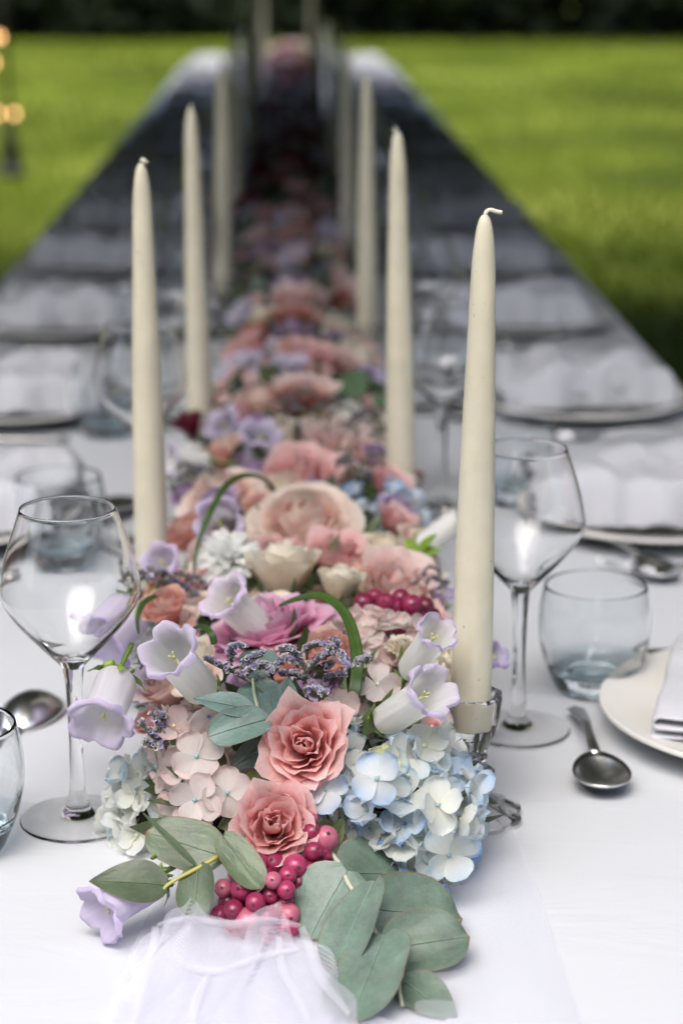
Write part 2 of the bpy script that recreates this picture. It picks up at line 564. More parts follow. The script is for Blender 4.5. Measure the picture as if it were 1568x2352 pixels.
def grass():
    r = np.random.RandomState(3)
    n = 60000
    y = 5.0 + 24.0 * r.rand(n) ** 1.3
    x = (r.rand(n) - 0.5) * 2 * (1.2 + 0.25 * y)
    keep = (np.abs(x) > 0.62) | (y > Y1 + 0.2)
    x, y = x[keep], y[keep]
    n = len(x)
    a = r.rand(n) * 2 * np.pi
    h = 0.03 + 0.03 * r.rand(n)
    w = 0.004 + 0.004 * r.rand(n) + y * 0.0004
    lx, ly = (r.rand(n) - 0.5) * 0.04, (r.rand(n) - 0.5) * 0.04
    V = np.zeros((n, 3, 3), dtype=np.float32)
    V[:, 0] = np.stack([x - np.cos(a) * w, y - np.sin(a) * w, np.full(n, -0.03)], 1)
    V[:, 1] = np.stack([x + np.cos(a) * w, y + np.sin(a) * w, np.full(n, -0.03)], 1)
    V[:, 2] = np.stack([x + lx, y + ly, h], 1)
    me = bpy.data.meshes.new('grass')
    me.from_pydata(V.reshape(-1, 3).tolist(), [], np.arange(n * 3).reshape(-1, 3).tolist())
    c = np.ones((n, 3, 4), dtype=np.float32)
    t = r.rand(n)[:, None]
    base = np.array([0.10, 0.15, 0.016]) * (1 - t) + np.array([0.21, 0.255, 0.025]) * t
    patch = np.array([mnoise.noise(Vector((px * 0.5, py * 0.35, 2.0))) for px, py in zip(x, y)])[:, None]
    base = base * (1 + 0.55 * patch)
    c[:, :, :3] = base[:, None, :]
    me.attributes.new('Col', 'FLOAT_COLOR', 'POINT').data.foreach_set('color', c.ravel())
    me.materials.append(M['grass_blade'])
    tag(link('grass', me), 'short green grass blades of the lawn', 'grass', kind='stuff')
grass()

def crown_mesh(clumps, n, size, cols, seed, droop=0.0):
    """leaf-sized faces spread through several clumps (centre, radii)"""
    r = np.random.RandomState(seed)
    vol = np.array([c[1][0] * c[1][1] * c[1][2] for c in clumps]) ** 0.75
    pick = r.choice(len(clumps), n, p=vol / vol.sum())
    cen = np.array([c[0] for c in clumps])[pick]
    rad = np.array([c[1] for c in clumps])[pick]
    d = r.normal(size=(n, 3)); d /= np.linalg.norm(d, axis=1)[:, None]
    P = cen + d * rad * (r.rand(n, 1) ** 0.45)
    a = r.normal(size=(n, 3)); a /= np.linalg.norm(a, axis=1)[:, None]
    a[:, 2] -= droop; a /= np.linalg.norm(a, axis=1)[:, None]
    b = np.cross(a, r.normal(size=(n, 3))); b /= np.linalg.norm(b, axis=1)[:, None]
    s = size * (0.6 + 0.8 * r.rand(n, 1))
    V = np.stack([P - a * s, P + b * s * 0.5, P + a * s, P - b * s * 0.5], 1).astype(np.float32)
    me = bpy.data.meshes.new('crown')
    me.from_pydata(V.reshape(-1, 3).tolist(), [], np.arange(n * 4).reshape(-1, 4).tolist())
    c = np.ones((n, 4, 4), dtype=np.float32)
    t = r.rand(n)[:, None]
    base = np.array(cols[0]) * (1 - t) + np.array(cols[1]) * t
    c[:, :, :3] = base[:, None, :]
    me.attributes.new('Col', 'FLOAT_COLOR', 'POINT').data.foreach_set('color', c.ravel())
    me.materials.append(M['tree_leaf'])
    return me

def conifer(x, y, h, w, seed, label, group='dark evergreens behind the lawn'):
    r = random.Random(seed)
    t = thing('conifer_tree', label, 'tree', (x, y, 0), group=group)
    mb = MB()
    mb.add(*tube([Vector((0, 0, -0.2)), Vector((0.05, 0, h * 0.4)), Vector((0, 0.04, h * 0.95))], [h * 0.022, h * 0.015, 0.02], 8))
    for k in range(14):
        a = r.random() * 6.283; z = h * (0.05 + 0.8 * r.random()); l = w * (1 - z / h) * 0.8
        mb.add(*tube([Vector((0, 0, z)), Vector((math.cos(a) * l * 0.5, math.sin(a) * l * 0.5, z + 0.05)), Vector((math.cos(a) * l, math.sin(a) * l, z - 0.25))], [0.06, 0.04, 0.01], 5))
    mb.build('trunk', 'bark', t)
    cl = []
    for k in range(26):
        f = k / 26.0
        z = h * (0.01 + 0.95 * f)
        ww = (w * (1 - f) ** 0.7 + 0.15) * (0.55 + 0.75 * min(1.0, z / 1.8))
        for j in range(3):
            a = r.random() * 6.283
            cl.append(((math.cos(a) * ww * 0.5, math.sin(a) * ww * 0.5, z), (ww * 0.65, ww * 0.65, h * 0.05)))
    link('crown', crown_mesh(cl, 9000, 0.16, ((0.010, 0.018, 0.007), (0.022, 0.034, 0.012)), seed, 0.4), t)
    return t

for k in range(13):
    x = -14.5 + k * 2.4 + rng.uniform(-0.4, 0.4)
    conifer(x, 30.3 + rng.uniform(-0.5, 0.6), 9 + rng.uniform(-1.5, 2), 2.5, 100 + k,
            'dark evergreen tree with boughs to the ground, beyond the lawn')
for k in range(11):
    conifer(-15 + k * 3.0 + rng.uniform(-0.5, 0.5), 33.8 + rng.uniform(-0.6, 0.6), 13 + rng.uniform(-2, 2), 3.2, 200 + k,
            'dark evergreen tree with boughs to the ground, beyond the lawn')

def shade_tree(x, y, h, clumps, n, seed, label, limbs):
    t = thing('unseen_shade_tree', label, 'tree', (x, y, 0))
    mb = MB()
    mb.add(*tube(spline([(0, 0, -0.2), (0.05, 0.02, 1.2), (0.0, -0.05, 2.6), (0.1, 0.0, h * 0.75)]), list(np.linspace(0.24, 0.07, 19)), 10))
    for p in limbs:
        z0 = min(2.4 + 0.15 * p[2], h * 0.6)
        mb.add(*tube(spline([(0, 0, z0 - 0.3), (p[0] * 0.4, p[1] * 0.4, z0 + (p[2] - z0) * 0.5), p]), list(np.linspace(0.10, 0.02, 13)), 7))
    mb.build('trunk', 'bark', t)
    link('crown', crown_mesh(clumps, n, 0.07, ((0.04, 0.07, 0.012), (0.08, 0.12, 0.02)), seed), t)
    return t

def spread(cx, cy, lx, ly, z0, z1, n, seed):
    r = random.Random(seed)
    out = []
    for k in range(n):
        out.append(((cx + r.uniform(-lx, lx), cy + r.uniform(-ly, ly), r.uniform(z0, z1)), (r.uniform(0.5, 0.95), r.uniform(0.5, 0.95), r.uniform(0.3, 0.55))))
    return out
cl = spread(-2.0, -0.2, 2.9, 2.1, 2.15, 3.7, 130, 5) + spread(-2.0, -2.7, 2.4, 1.0, 3.4, 4.6, 75, 8) + spread(-1.8, 0.4, 2.2, 1.7, 2.1, 3.4, 30, 10)
cl += [((c[0][0], c[0][1], c[0][2]), (c[1][0], c[1][1], 0.26)) for c in spread(-1.3, 0.2, 1.7, 2.1, 1.95, 2.5, 70, 21)]
shade_tree(3.2, 4.45, 6.0, cl, 290000, 11, 'unseen leafy tree added so its low crown shades the middle of the table', [c[0] for c in cl[::12]])  # out of view; crown placed and shaped to darken the middle of the table
cl = spread(2.9, 0, 2.6, 1.5, 2.15, 3.7, 100, 6)
shade_tree(-3.4, 4.9, 6.0, cl, 110000, 12, 'unseen leafy tree added to shade the table from the lantern stand side', [c[0] for c in cl[::10]])  # second tree out of view, added to deepen the shade on the table
for k in range(5):  # rows out of view on both flanks, added to keep side light off the table
    conifer(5.6 + 0.2 * (k % 2), 2.3 + 1.45 * k, 6.0 + 0.5 * (k % 3), 1.9, 300 + k, 'unseen dark evergreen in the row added to block side light, behind the leafy tree', 'unseen evergreens added to block side light')
    conifer(-5.8 - 0.2 * (k % 2), 2.5 + 1.4 * k, 6.0 + 0.4 * (k % 3), 1.9, 320 + k, 'unseen dark evergreen in the row added to block side light, on the lantern stand side', 'unseen evergreens added to block side light')
for k in range(8):  # row behind the camera, added to cut the low sky light
    conifer(-8.4 + 2.4 * k, -6.3 + 0.4 * (k % 2), 6.6 + 0.4 * (k % 3), 2.2, 340 + k, 'unseen dark evergreen added to block the low sky across from the woods', 'unseen evergreens added to block the low sky')
cl = spread(0, 0, 2.6, 2.0, 2.8, 6.0, 60, 9)
shade_tree(6.2, 13.0, 7.0, cl, 60000, 13, 'unseen leafy tree added to shade the far lawn', [c[0] for c in cl[::8]])  # out of view, added to throw shade on the far lawn

# ------------------------------------------------------------------ the table and its cloth
def table():
    t = thing('banquet_table', 'long wooden banquet table hidden under the white cloth', 'table', (XC, 0.5 * (Y0 + Y1), 0))
    hw, hl = (XR - XL) / 2 - 0.006, (Y1 - Y0) / 2 - 0.006
    def box(x0, x1, y0, y1, z0, z1):
        V = [(x, y, z) for z in (z0, z1) for y in (y0, y1) for x in (x0, x1)]
        return V, [(0, 2, 3, 1), (4, 5, 7, 6), (0, 1, 5, 4), (2, 6, 7, 3), (0, 4, 6, 2), (1, 3, 7, 5)]
    nb = 5
    for k in range(nb):
        mb = MB()
        a = -hw + 2 * hw * k / nb; b = -hw + 2 * hw * (k + 1) / nb - 0.004
        mb.add(*box(a, b, -hl, hl, TZ - 0.035, TZ - 0.008))
        mb.build('plank', 'wood', t, smooth=False)
    for k in range(6):
        for sx in (-1, 1):
            mb = MB()
            yy = -hl + 0.15 + (2 * hl - 0.3) * k / 5
            mb.add(*box(sx * (hw - 0.10) - 0.03, sx * (hw - 0.10) + 0.03, yy - 0.03, yy + 0.03, -0.01, TZ - 0.038))
            mb.build('leg', 'wood', t, smooth=False)
table()

def cloth():
    t = thing('tablecloth', 'white cloth covering the whole long table, hanging at its sides', 'tablecloth', (XC, 0.5 * (Y0 + Y1), TZ))
    hw, hl = (XR - XL) / 2, (Y1 - Y0) / 2
    drop = 0.34
    prof = []                                   # (s across, z) from left hem to right hem
    for k in range(7): prof.append((-hw - 0.012, -drop + (drop - 0.008) * k / 6.0))
    for k in range(1, 4):
        a = math.pi / 2 * k / 3
        prof.append((-hw - 0.012 * math.cos(a), -0.008 + 0.008 * math.sin(a)))
    for k in range(1, 40): prof.append((-hw + 2 * hw * k / 40.0, 0.0))
    right = [(-x, z) for x, z in prof[:10]][::-1]
    prof += right
    K = len(prof)
    NY = 260
    def f(u, v):
        k = int(round(u * (K - 1)))
        x, z = prof[k]
        y = -hl + 2 * hl * v
        if z < -0.007:
            d = -z / drop
            x += math.copysign(d * (0.018 + 0.022 * math.sin(y * 11 + 1.5 * math.sin(y * 2.3))), x)
        else:
            z += 0.0012 * mnoise.noise(Vector((x * 5, y * 3, 0.3)))
        return (x, y, z), (1, 1, 1), (0, 0)
    mb = MB(); mb.add(*grid(f, K - 1, NY)); mb.build('cloth', 'table_linen', t)
    for sgn in (-1, 1):
        def g(u, v):
            x = -hw + 2 * hw * u
            return (x, sgn * (hl + 0.002 + 0.02 * v * (1 + math.sin(x * 17))), -drop * v), (1, 1, 1), (0, 0)
        mb = MB(); mb.add(*grid(g, 40, 6)); mb.build('end_drop', 'table_linen', t)
cloth()

# ------------------------------------------------------------------ glasses, plates, cutlery, napkins
def make_wine_glass():
    t = thing('wine_glass', '', 'wine glass')
    foot = [(0.0005, 0.0019), (0.006, 0.0018), (0.012, 0.0016), (0.020, 0.0010), (0.028, 0.0004), (0.0345, 0.0), (0.0356, 0.0002), (0.0361, 0.0008), (0.0356, 0.0014), (0.0345, 0.0017), (0.028, 0.0022), (0.020, 0.0029), (0.015, 0.0036)]
    foot += smooth_profile([(0.0115, 0.0048), (0.0088, 0.0070), (0.0070, 0.0105), (0.0062, 0.014)], 5)
    stem = smooth_profile([(0.0062, 0.014), (0.0046, 0.030), (0.0042, 0.055), (0.0050, 0.085), (0.0066, 0.100)], 5)
    bowl = smooth_profile([(0.0066, 0.100), (0.012, 0.106), (0.024, 0.119), (0.036, 0.134), (0.0418, 0.1460), (0.0410, 0.157), (0.0365, 0.175), (0.0285, 0.1985)], 6)
    bowl += [(0.0284, 0.1992), (0.0279, 0.1992)]
    bowl += smooth_profile([(0.0278, 0.1985), (0.0358, 0.175), (0.0403, 0.157), (0.0411, 0.1461), (0.0354, 0.1348), (0.0233, 0.1207), (0.0105, 0.1092), (0.0004, 0.1070)], 6)
    for nm, pr in (('foot', foot), ('stem', stem), ('bowl', bowl)):
        mb = MB(); mb.add(*lathe(pr, 48)); mb.build(nm, 'foot_glass' if nm == 'foot' else 'clear_glass', t)
    return t

def make_tumbler():
    t = thing('tumbler', '', 'tumbler')
    base = smooth_profile([(0.0005, 0.0016), (0.018, 0.0012), (0.0235, 0.0), (0.0265, 0.0012), (0.0300, 0.008)], 5)
    wall = smooth_profile([(0.0300, 0.008), (0.0355, 0.022), (0.0395, 0.038), (0.0405, 0.050), (0.0395, 0.064), (0.0368, 0.078)], 6)
    wall += [(0.0365, 0.0788), (0.0353, 0.0788)]
    wall += smooth_profile([(0.0351, 0.078), (0.0378, 0.064), (0.0388, 0.050), (0.0378, 0.038), (0.0335, 0.0235)], 6)
    bottom = smooth_profile([(0.0335, 0.0235), (0.029, 0.0165), (0.020, 0.0140), (0.010, 0.0150), (0.0004, 0.0155)], 5)
    for nm, pr in (('base', base), ('wall', wall), ('inner_bottom', bottom)):
        mb = MB(); mb.add(*lathe(pr, 48)); mb.build(nm, 'pale_glass' if nm == 'wall' else 'blue_glass', t)
    return t

def make_plate():
    t = thing('plate', '', 'plate')
    well = smooth_profile([(0.0005, 0.0075), (0.05, 0.0075), (0.075, 0.0080), (0.084, 0.0105)], 4)
    rim = smooth_profile([(0.084, 0.0105), (0.100, 0.0150), (0.121, 0.0195), (0.1250, 0.0205), (0.1258, 0.0192), (0.1235, 0.0165), (0.100, 0.0108), (0.085, 0.0065), (0.078, 0.0045)], 4)
    ring = smooth_profile([(0.078, 0.0045), (0.074, 0.0002), (0.071, 0.0002), (0.069, 0.0035), (0.0005, 0.0045)], 4)
    for nm, pr in (('well', well), ('rim', rim), ('foot_ring', ring)):
        mb = MB()
        V, F, C, U = lathe(pr, 72)
        mb.add(V, [f[::-1] for f in F], C, U); mb.build(nm, 'porcelain', t)
    return t

def loft(sections):
    """closed loft through rings of equal vertex count"""
    n = len(sections[0])
    V = [p for s in sections for p in s]
    F = []
    for k in range(len(sections) - 1):
        for i in range(n):
            j = (i + 1) % n
            F.append((k * n + i, (k + 1) * n + i, (k + 1) * n + j, k * n + j))
    F.append(tuple(range(n))); F.append(tuple((len(sections) - 1) * n + i for i in range(n - 1, -1, -1)))
    return V, F

def handle_sections(y0, y1, w0, wm, w1, z0, zm, z1, th, n=14):
    S = []
    for k in range(n + 1):
        s = k / n
        y = y0 + (y1 - y0) * s
        w = w0 + (wm - w0) * min(1, s * 3) if s < 0.33 else wm + (w1 - wm) * ((s - 0.33) / 0.67) ** 1.2
        if s > 0.9: w *= math.sqrt(max(0.02, 1 - ((s - 0.9) / 0.1) ** 2))
        z = z0 + (zm - z0) * math.sin(min(1, s * 2.2) * math.pi / 2) if s < 0.45 else zm + (z1 - zm) * (s - 0.45) / 0.55
        tt = th * (1.3 - 0.5 * s)
        S.append([(w * math.cos(a), y, z + tt * math.sin(a)) for a in [2 * math.pi * i / 10 for i in range(10)]])
    return S

def make_spoon():
    """bowl tip towards -Y, handle towards +Y"""
    t = thing('spoon', '', 'spoon')
    mb = MB()
    L2, W2, dep, th = 0.0265, 0.0185, 0.0085, 0.0011
    def bowlf(off):
        def f(u, v):
            a = 2 * math.pi * u; r = v
            yy = -L2 * r * math.cos(a); xx = W2 * r * math.sin(a) * (1 + 0.14 * math.cos(a))
            return (xx * (1 + off * 4), yy * (1 + off * 3) - 0.045, 0.0112 - dep * (1 - r ** 2.2) + off + 0.002 * max(0, -math.cos(a)) * r * r), (1, 1, 1), (0, 0)
        return f
    V1, F1, C, U = grid(bowlf(0.0), 28, 8, True)
    V2, F2, _, _ = grid(bowlf(-th), 28, 8, True)
    n = len(V1)
    F = [f for f in F1] + [tuple(i + n for i in f[::-1]) for f in F2]
    for i in range(28):
        j = (i + 1) % 28
        F.append((8 * 28 + i, 8 * 28 + j, n + 8 * 28 + j, n + 8 * 28 + i))
    mb.add(V1 + V2, F); mb.build('bowl', 'steel', t)
    mb = MB(); mb.add(*loft(handle_sections(-0.0195, 0.085, 0.0042, 0.0028, 0.0078, 0.0112, 0.0150, 0.0040, 0.0015))); mb.build('handle', 'steel', t)
    return t

def make_fork():
    t = thing('fork', '', 'fork')
    mb = MB(); mb.add(*loft(handle_sections(-0.03, 0.10, 0.0045, 0.0030, 0.0085, 0.006, 0.013, 0.004, 0.0015))); mb.build('handle', 'steel', t)
    mb = MB()
    S = []
    for k in range(7):
        s = k / 6
        w = 0.0045 + 0.0075 * math.sin(s * math.pi / 2)
        S.append([(w * math.cos(a), -0.03 - 0.03 * s, 0.006 - 0.003 * math.sin(s * 3.1) + 0.0012 * math.sin(a)) for a in [2 * math.pi * i / 10 for i in range(10)]])
    mb.add(*loft(S)); mb.build('neck', 'steel', t)
    for i in range(4):
        mb = MB(); x = -0.0095 + 0.00633 * i
        mb.add(*tube(spline([(x, -0.058, 0.006), (x, -0.08, 0.0045), (x * 0.95, -0.103, 0.009)], 4), list(np.linspace(0.0016, 0.0008, 9)), 6)); mb.build('tine', 'steel', t)
    return t

def make_knife():
    t = thing('knife', '', 'knife')
    mb = MB(); mb.add(*loft(handle_sections(-0.005, 0.105, 0.0055, 0.0060, 0.0085, 0.004, 0.005, 0.004, 0.0028))); mb.build('handle', 'steel', t)
    mb = MB()
    S = []
    for k in range(11):
        s = k / 10
        w = 0.0085 * math.sqrt(max(0.03, 1 - max(0, (s - 0.7) / 0.3) ** 2))
        y = -0.006 - 0.105 * s
        S.append([(w * x - (0.0085 - w) * 0.8, y, 0.004 + z) for x, z in ((1, 0.0006), (0, 0.0008), (-1, 0.0002), (-1, -0.0002), (0, -0.0008), (1, -0.0006))])
    mb.add(*loft(S)); mb.build('blade', 'steel', t)
    return t

def make_napkin(seed, w=0.098, d=0.066, lift=0.0105, crisp=False):
    """a cloth folded over itself three times, its folds loose and wavy"""
    r = random.Random(seed)
    ph = [r.uniform(0, 6.28) for _ in range(8)]
    path = []
    layers = 3
    g = 0.006 if not crisp else 0.0075
    for l in range(layers):
        z = 0.004 + g * l
        a, b = (d, -d) if l % 2 else (-d, d)
        if l == 0: a, b = -d, d
        for k in range(9):
            path.append((a + (b - a) * k / 8, z, l, 0.0))
        if l < layers - 1:
            for k in range(1, 4):
                an = math.pi * k / 4
                path.append((b + math.copysign(math.sin(an) * g / 2, b), z + g / 2 - g / 2 * math.cos(an), l + 0.5, 0.0))
    # path now ends at +d on the top layer: turn the top sheet back over to hang at -d
    zt_ = 0.004 + g * (layers - 1)
    for k in range(1, 4):
        an = math.pi * k / 4
        path.append((d + math.sin(an) * g / 2, zt_ + g / 2 - g / 2 * math.cos(an), layers - 0.5, 0.0))
    for k in range(11):
        path.append((d - 2 * d * k / 10, zt_ + g, layers, 0.0))
    for k in range(1, 7):
        h = k / 6.0
        path.append((-d - 0.010 * math.sin(h * 1.5), (zt_ + g) * (1 - h ** 1.6 * 0.93), layers, h))
    K = len(path)
    am = 0.35 if crisp else 1.0
    def f(u, v):
        k = int(round(v * (K - 1)))
        y, z, l, hang = path[k]
        x = -w + 2 * w * u
        n1 = mnoise.noise(Vector((x * 24 + seed, y * 10, l * 0.3)))
        n2 = mnoise.noise(Vector((x * 55, y * 22 + seed, l * 0.7)))
        n3 = mnoise.noise(Vector((x * 38 + seed * 3, 1.7, 0.2)))
        top = min(1.0, l / 2.0)
        zz = z + am * top * (0.010 * max(-0.4, n1 + 0.3) + 0.003 * n2) * (1 - hang * 0.75)
        yy = y + am * 0.008 * mnoise.noise(Vector((x * 22, l * 0.6, seed))) - am * hang * 0.016 * n3
        if hang: zz += am * hang * 0.008 * max(0.0, n3)
        xx = x + am * 0.006 * math.sin(y * 60 + ph[5] + l)
        edge = max(0.0, abs(u - 0.5) * 2 - 0.75) / 0.25
        zz -= am * edge ** 2 * 0.4 * z
        return (xx, yy, max(0.0015 + 0.0011 * l, zz)), (1, 1, 1), (0, 0)
    mb = MB(); mb.add(*grid(f, 44, K - 1))
    t = thing('napkin', '', 'napkin')
    o = mb.build('folded_cloth', 'linen', t)
    sm = o.modifiers.new('thick', 'SOLIDIFY'); sm.thickness = 0.0012; sm.offset = 0
    # narrow seam along the top hem
    hb = MB()
    top = [Vector(f(i / 44.0, 1.0)[0]) + Vector((0, 0, 0.0012)) for i in range(45)]
    hb.add(*tube(top, 0.0010, 5)); hb.build('hem', 'linen', t)
    return t

PROT = {'wine_glass': make_wine_glass(), 'tumbler': make_tumbler(), 'plate': make_plate(), 'spoon': make_spoon(), 'fork': make_fork(), 'knife': make_knife()}
USED = set()
def place(kind, loc, rz, label, group, tilt=None):
    if kind in USED:
        o = copy_tree(PROT[kind])
    else:
        o = PROT[kind]; USED.add(kind)
    o.location = loc
    o.scale = (1, 1, 1)
    o.rotation_euler = (0, 0, rz) if tilt is None else (tilt[0], tilt[1], rz)
    o['label'] = label; o['group'] = group
    return o

TOP = TZ + 0.0012
NAPS = [make_napkin(40 + k) for k in range(3)]
NAP_CRISP = make_napkin(50, 0.085, 0.06, 0.013, True)
NUSED = set()
def place_napkin(src, loc, rz, label):
    if id(src) in NUSED: o = copy_tree(src)
    else: o = src; NUSED.add(id(src))
    o.location = loc; o.rotation_euler = (0, 0, rz); o['label'] = label; o['group'] = 'folded napkins on the plates'
    if src is not NAP_CRISP: o.scale = (1, 1, 2.0)
    return o

ROWZ = [1.395, 1.896, 2.365, 2.87] + [3.37 + 0.5 * k for k in range(12)]
ORD = ['the bright near end of the table', 'the second place along the table', 'the third place along the table', 'the fourth place along the table']
for k, zc in enumerate(ROWZ):
    for side in (-1, 1):
        yk = YD(zc) + (random.Random(k * 5 + side).uniform(-0.018, 0.018) if k > 1 else 0)
        px = (0.338 if side > 0 else -0.312) + (random.Random(k * 9 + side).uniform(-0.012, 0.008) * side if k > 1 else 0)
        right = side > 0
        flank = 'beside the darker lawn' if right else 'on the lantern stand side'
        if k == 0:
            lab = lambda s: s + ' at the first place ' + ('opposite the near wine glass with the violet bells' if right else 'with the cropped tumbler')
        def L(s, far):
            if k < 4:
                return '%s at %s, %s' % (s, ('the first place', 'the second place', 'the third place', 'the fourth place')[k], flank)
            return far
        jit = random.Random(k * 2 + right)
        show_plate = not (k == 0 and not right)
        if show_plate:
            place('plate', (px, yk, TOP), 0, L('cream plate', 'cream plate in the shaded far rows of the table'), 'plates along the table')
            if k == 0:
                place_napkin(NAP_CRISP, (px - 0.016, yk + 0.01, TOP + 0.0085), math.radians(74), 'crisply folded white napkin on the cream plate at the first place')
            else:
                place_napkin(NAPS[(k + right) % 3], (px - 0.01 * side + jit.uniform(-0.01, 0.01), yk + jit.uniform(-0.01, 0.01), TOP + 0.0085), jit.uniform(-0.18, 0.18),
                             L('loosely folded white napkin', 'loosely folded white napkin in the shaded far rows of the table'))
            place('knife', (px + 0.03 * side, yk + 0.148 * (1 if right else -1), TOP), math.radians(90 if right else -90) + math.pi * 0 - 0.03 * jit.random() if right else math.radians(-90),
                  L('steel knife', 'steel knife in the shaded far rows of the table'), 'knives beside the plates')
            place('fork', (px + 0.03 * side, yk - 0.150 * (1 if right else -1), TOP), math.radians(-90) if right else math.radians(90),
                  L('steel fork', 'steel fork in the shaded far rows of the table'), 'forks beside the plates') if not (k == 0 and right) else None
        # glasses
        if right:
            gx, gz, tx, tz = 0.156, zc + 0.005, 0.219, zc + 0.081
            if k == 1: gx, gz = 0.146, 1.95
        else:
            gx, gz, tx, tz = -0.130, zc - 0.132 if k == 0 else zc - 0.05, -0.197, zc - 0.17 if k == 0 else zc - 0.11
        place('wine_glass', (gx, YD(gz), TOP), jit.random(), L('clear angular wine glass', 'clear wine glass in the shaded far rows of the table'), 'wine glasses along the table')
        if zc < 8.5:
            place('tumbler', (tx, YD(tz), TOP), jit.random(), L('pale blue glass tumbler', 'pale blue tumbler in the shaded far rows of the table'), 'tumblers along the table')
        # dessert spoon on the inner side of the plate
        if k == 0 and right:
            a, b = T(1325, 1662), T(1389, 1838)
            d = b - a
            place('spoon', ((a.x + b.x) / 2 + 0.0, (a.y + b.y) / 2 - 0.001, TOP), math.atan2(d.x, -d.y), 'steel dessert spoon with its bowl facing up beside the cream plate with crisp napkin', 'dessert spoons')
        elif k == 0:
            s = place('spoon', (-0.192, YD(1.385), TOP + 0.0185), math.radians(168), 'steel spoon lying bowl down behind the cropped tumbler', 'dessert spoons', (0, math.pi, 0))
            s.scale = (1.2, 1.2, 1.5)
        elif k == 1 and right:
            a, b = T(1385, 1268), T(1500, 1330)
            d = b - a
            place('spoon', ((a.x + b.x) / 2, (a.y + b.y) / 2, TOP), math.atan2(d.x, -d.y), L('steel dessert spoon', ''), 'dessert spoons')
        elif k < 8:
            place('spoon', (px - 0.148 * side, yk, TOP), math.radians(4 if right else 176), L('steel dessert spoon', 'steel dessert spoon in the shaded far rows of the table'), 'dessert spoons')

# ------------------------------------------------------------------ candles in glass sticks
CTOP = 0.371
def make_candlestick():
    t = thing('candlestick', '', 'candlestick')
    NF = 10
    def flute(a, b, amt):
        def f(ph, k, r):
            return r * (1 + amt * (abs(math.cos(ph * NF / 2)) - 0.5)) if a <= k <= b else r
        return f
    foot = smooth_profile([(0.0005, 0.0105), (0.009, 0.0095), (0.019, 0.0050), (0.027, 0.0004), (0.0305, 0.0006), (0.0316, 0.0032), (0.0295, 0.0052), (0.0205, 0.0098), (0.0135, 0.0145), (0.0105, 0.019)], 4)
    mb = MB(); V, F, C, U = lathe(foot, 60, flute(9, 34, 0.15)); mb.add(V, F, C, U); mb.build('foot', 'pressed_glass', t)
    stem = smooth_profile([(0.0105, 0.019), (0.0085, 0.022), (0.0125, 0.0255), (0.0155, 0.029), (0.0125, 0.0325), (0.0085, 0.0355), (0.0105, 0.0385), (0.0112, 0.0405), (0.0098, 0.043)], 5)
    mb = MB(); mb.add(*lathe(stem, 60, flute(6, 26, 0.14))); mb.build('stem', 'pressed_glass', t)
    cup = smooth_profile([(0.0098, 0.043), (0.0118, 0.048), (0.0150, 0.056), (0.0175, 0.066), (0.0186, 0.0755), (0.0192, 0.0788)], 5)
    cup += [(0.0190, 0.0808), (0.0170, 0.0815), (0.0146, 0.0800)]
    cup += smooth_profile([(0.0138, 0.0785), (0.0132, 0.070), (0.0130, 0.0625), (0.0126, 0.0600), (0.0004, 0.0596)], 4)
    mb = MB(); mb.add(*lathe(cup, 60, flute(1, 26, 0.085))); mb.build('cup', 'pressed_glass', t)
    return t

def make_candle():
    t = thing('taper_candle', '', 'candle')
    H = CTOP - 0.0605
    pr = [(0.0004, 0.0)]
    pts = [(0.0108, 0.0), (0.0117, 0.001), (0.0123, 0.02), (0.0121, 0.06), (0.0113, 0.12), (0.0099, 0.18), (0.0082, 0.235), (0.0070, H - 0.034), (0.0058, H - 0.017), (0.0042, H - 0.006), (0.0024, H - 0.0012), (0.0006, H)]
    pr += smooth_profile(pts, 4)
    V, F, C, U = lathe(pr, 28, lambda ph, k, r: r * (1 + 0.012 * math.sin(ph * 2 + k * 0.05) + 0.006 * math.sin(ph * 5 + k * 0.3)))
    mb = MB(); mb.add(V, F, C, U); mb.build('wax', 'candle_wax', t)
    mb = MB()
    mb.add(*tube(spline([(0, 0, H - 0.004), (0.0005, 0, H + 0.0012), (0.0030, 0, H + 0.0026), (0.0062, 0, H + 0.0018), (0.0098, 0, H + 0.0010)], 5), [0.0013] * 21, 6))
    mb.build('wick', 'wick', t)
    return t
PROT['candlestick'] = make_candlestick(); PROT['taper_candle'] = make_candle()

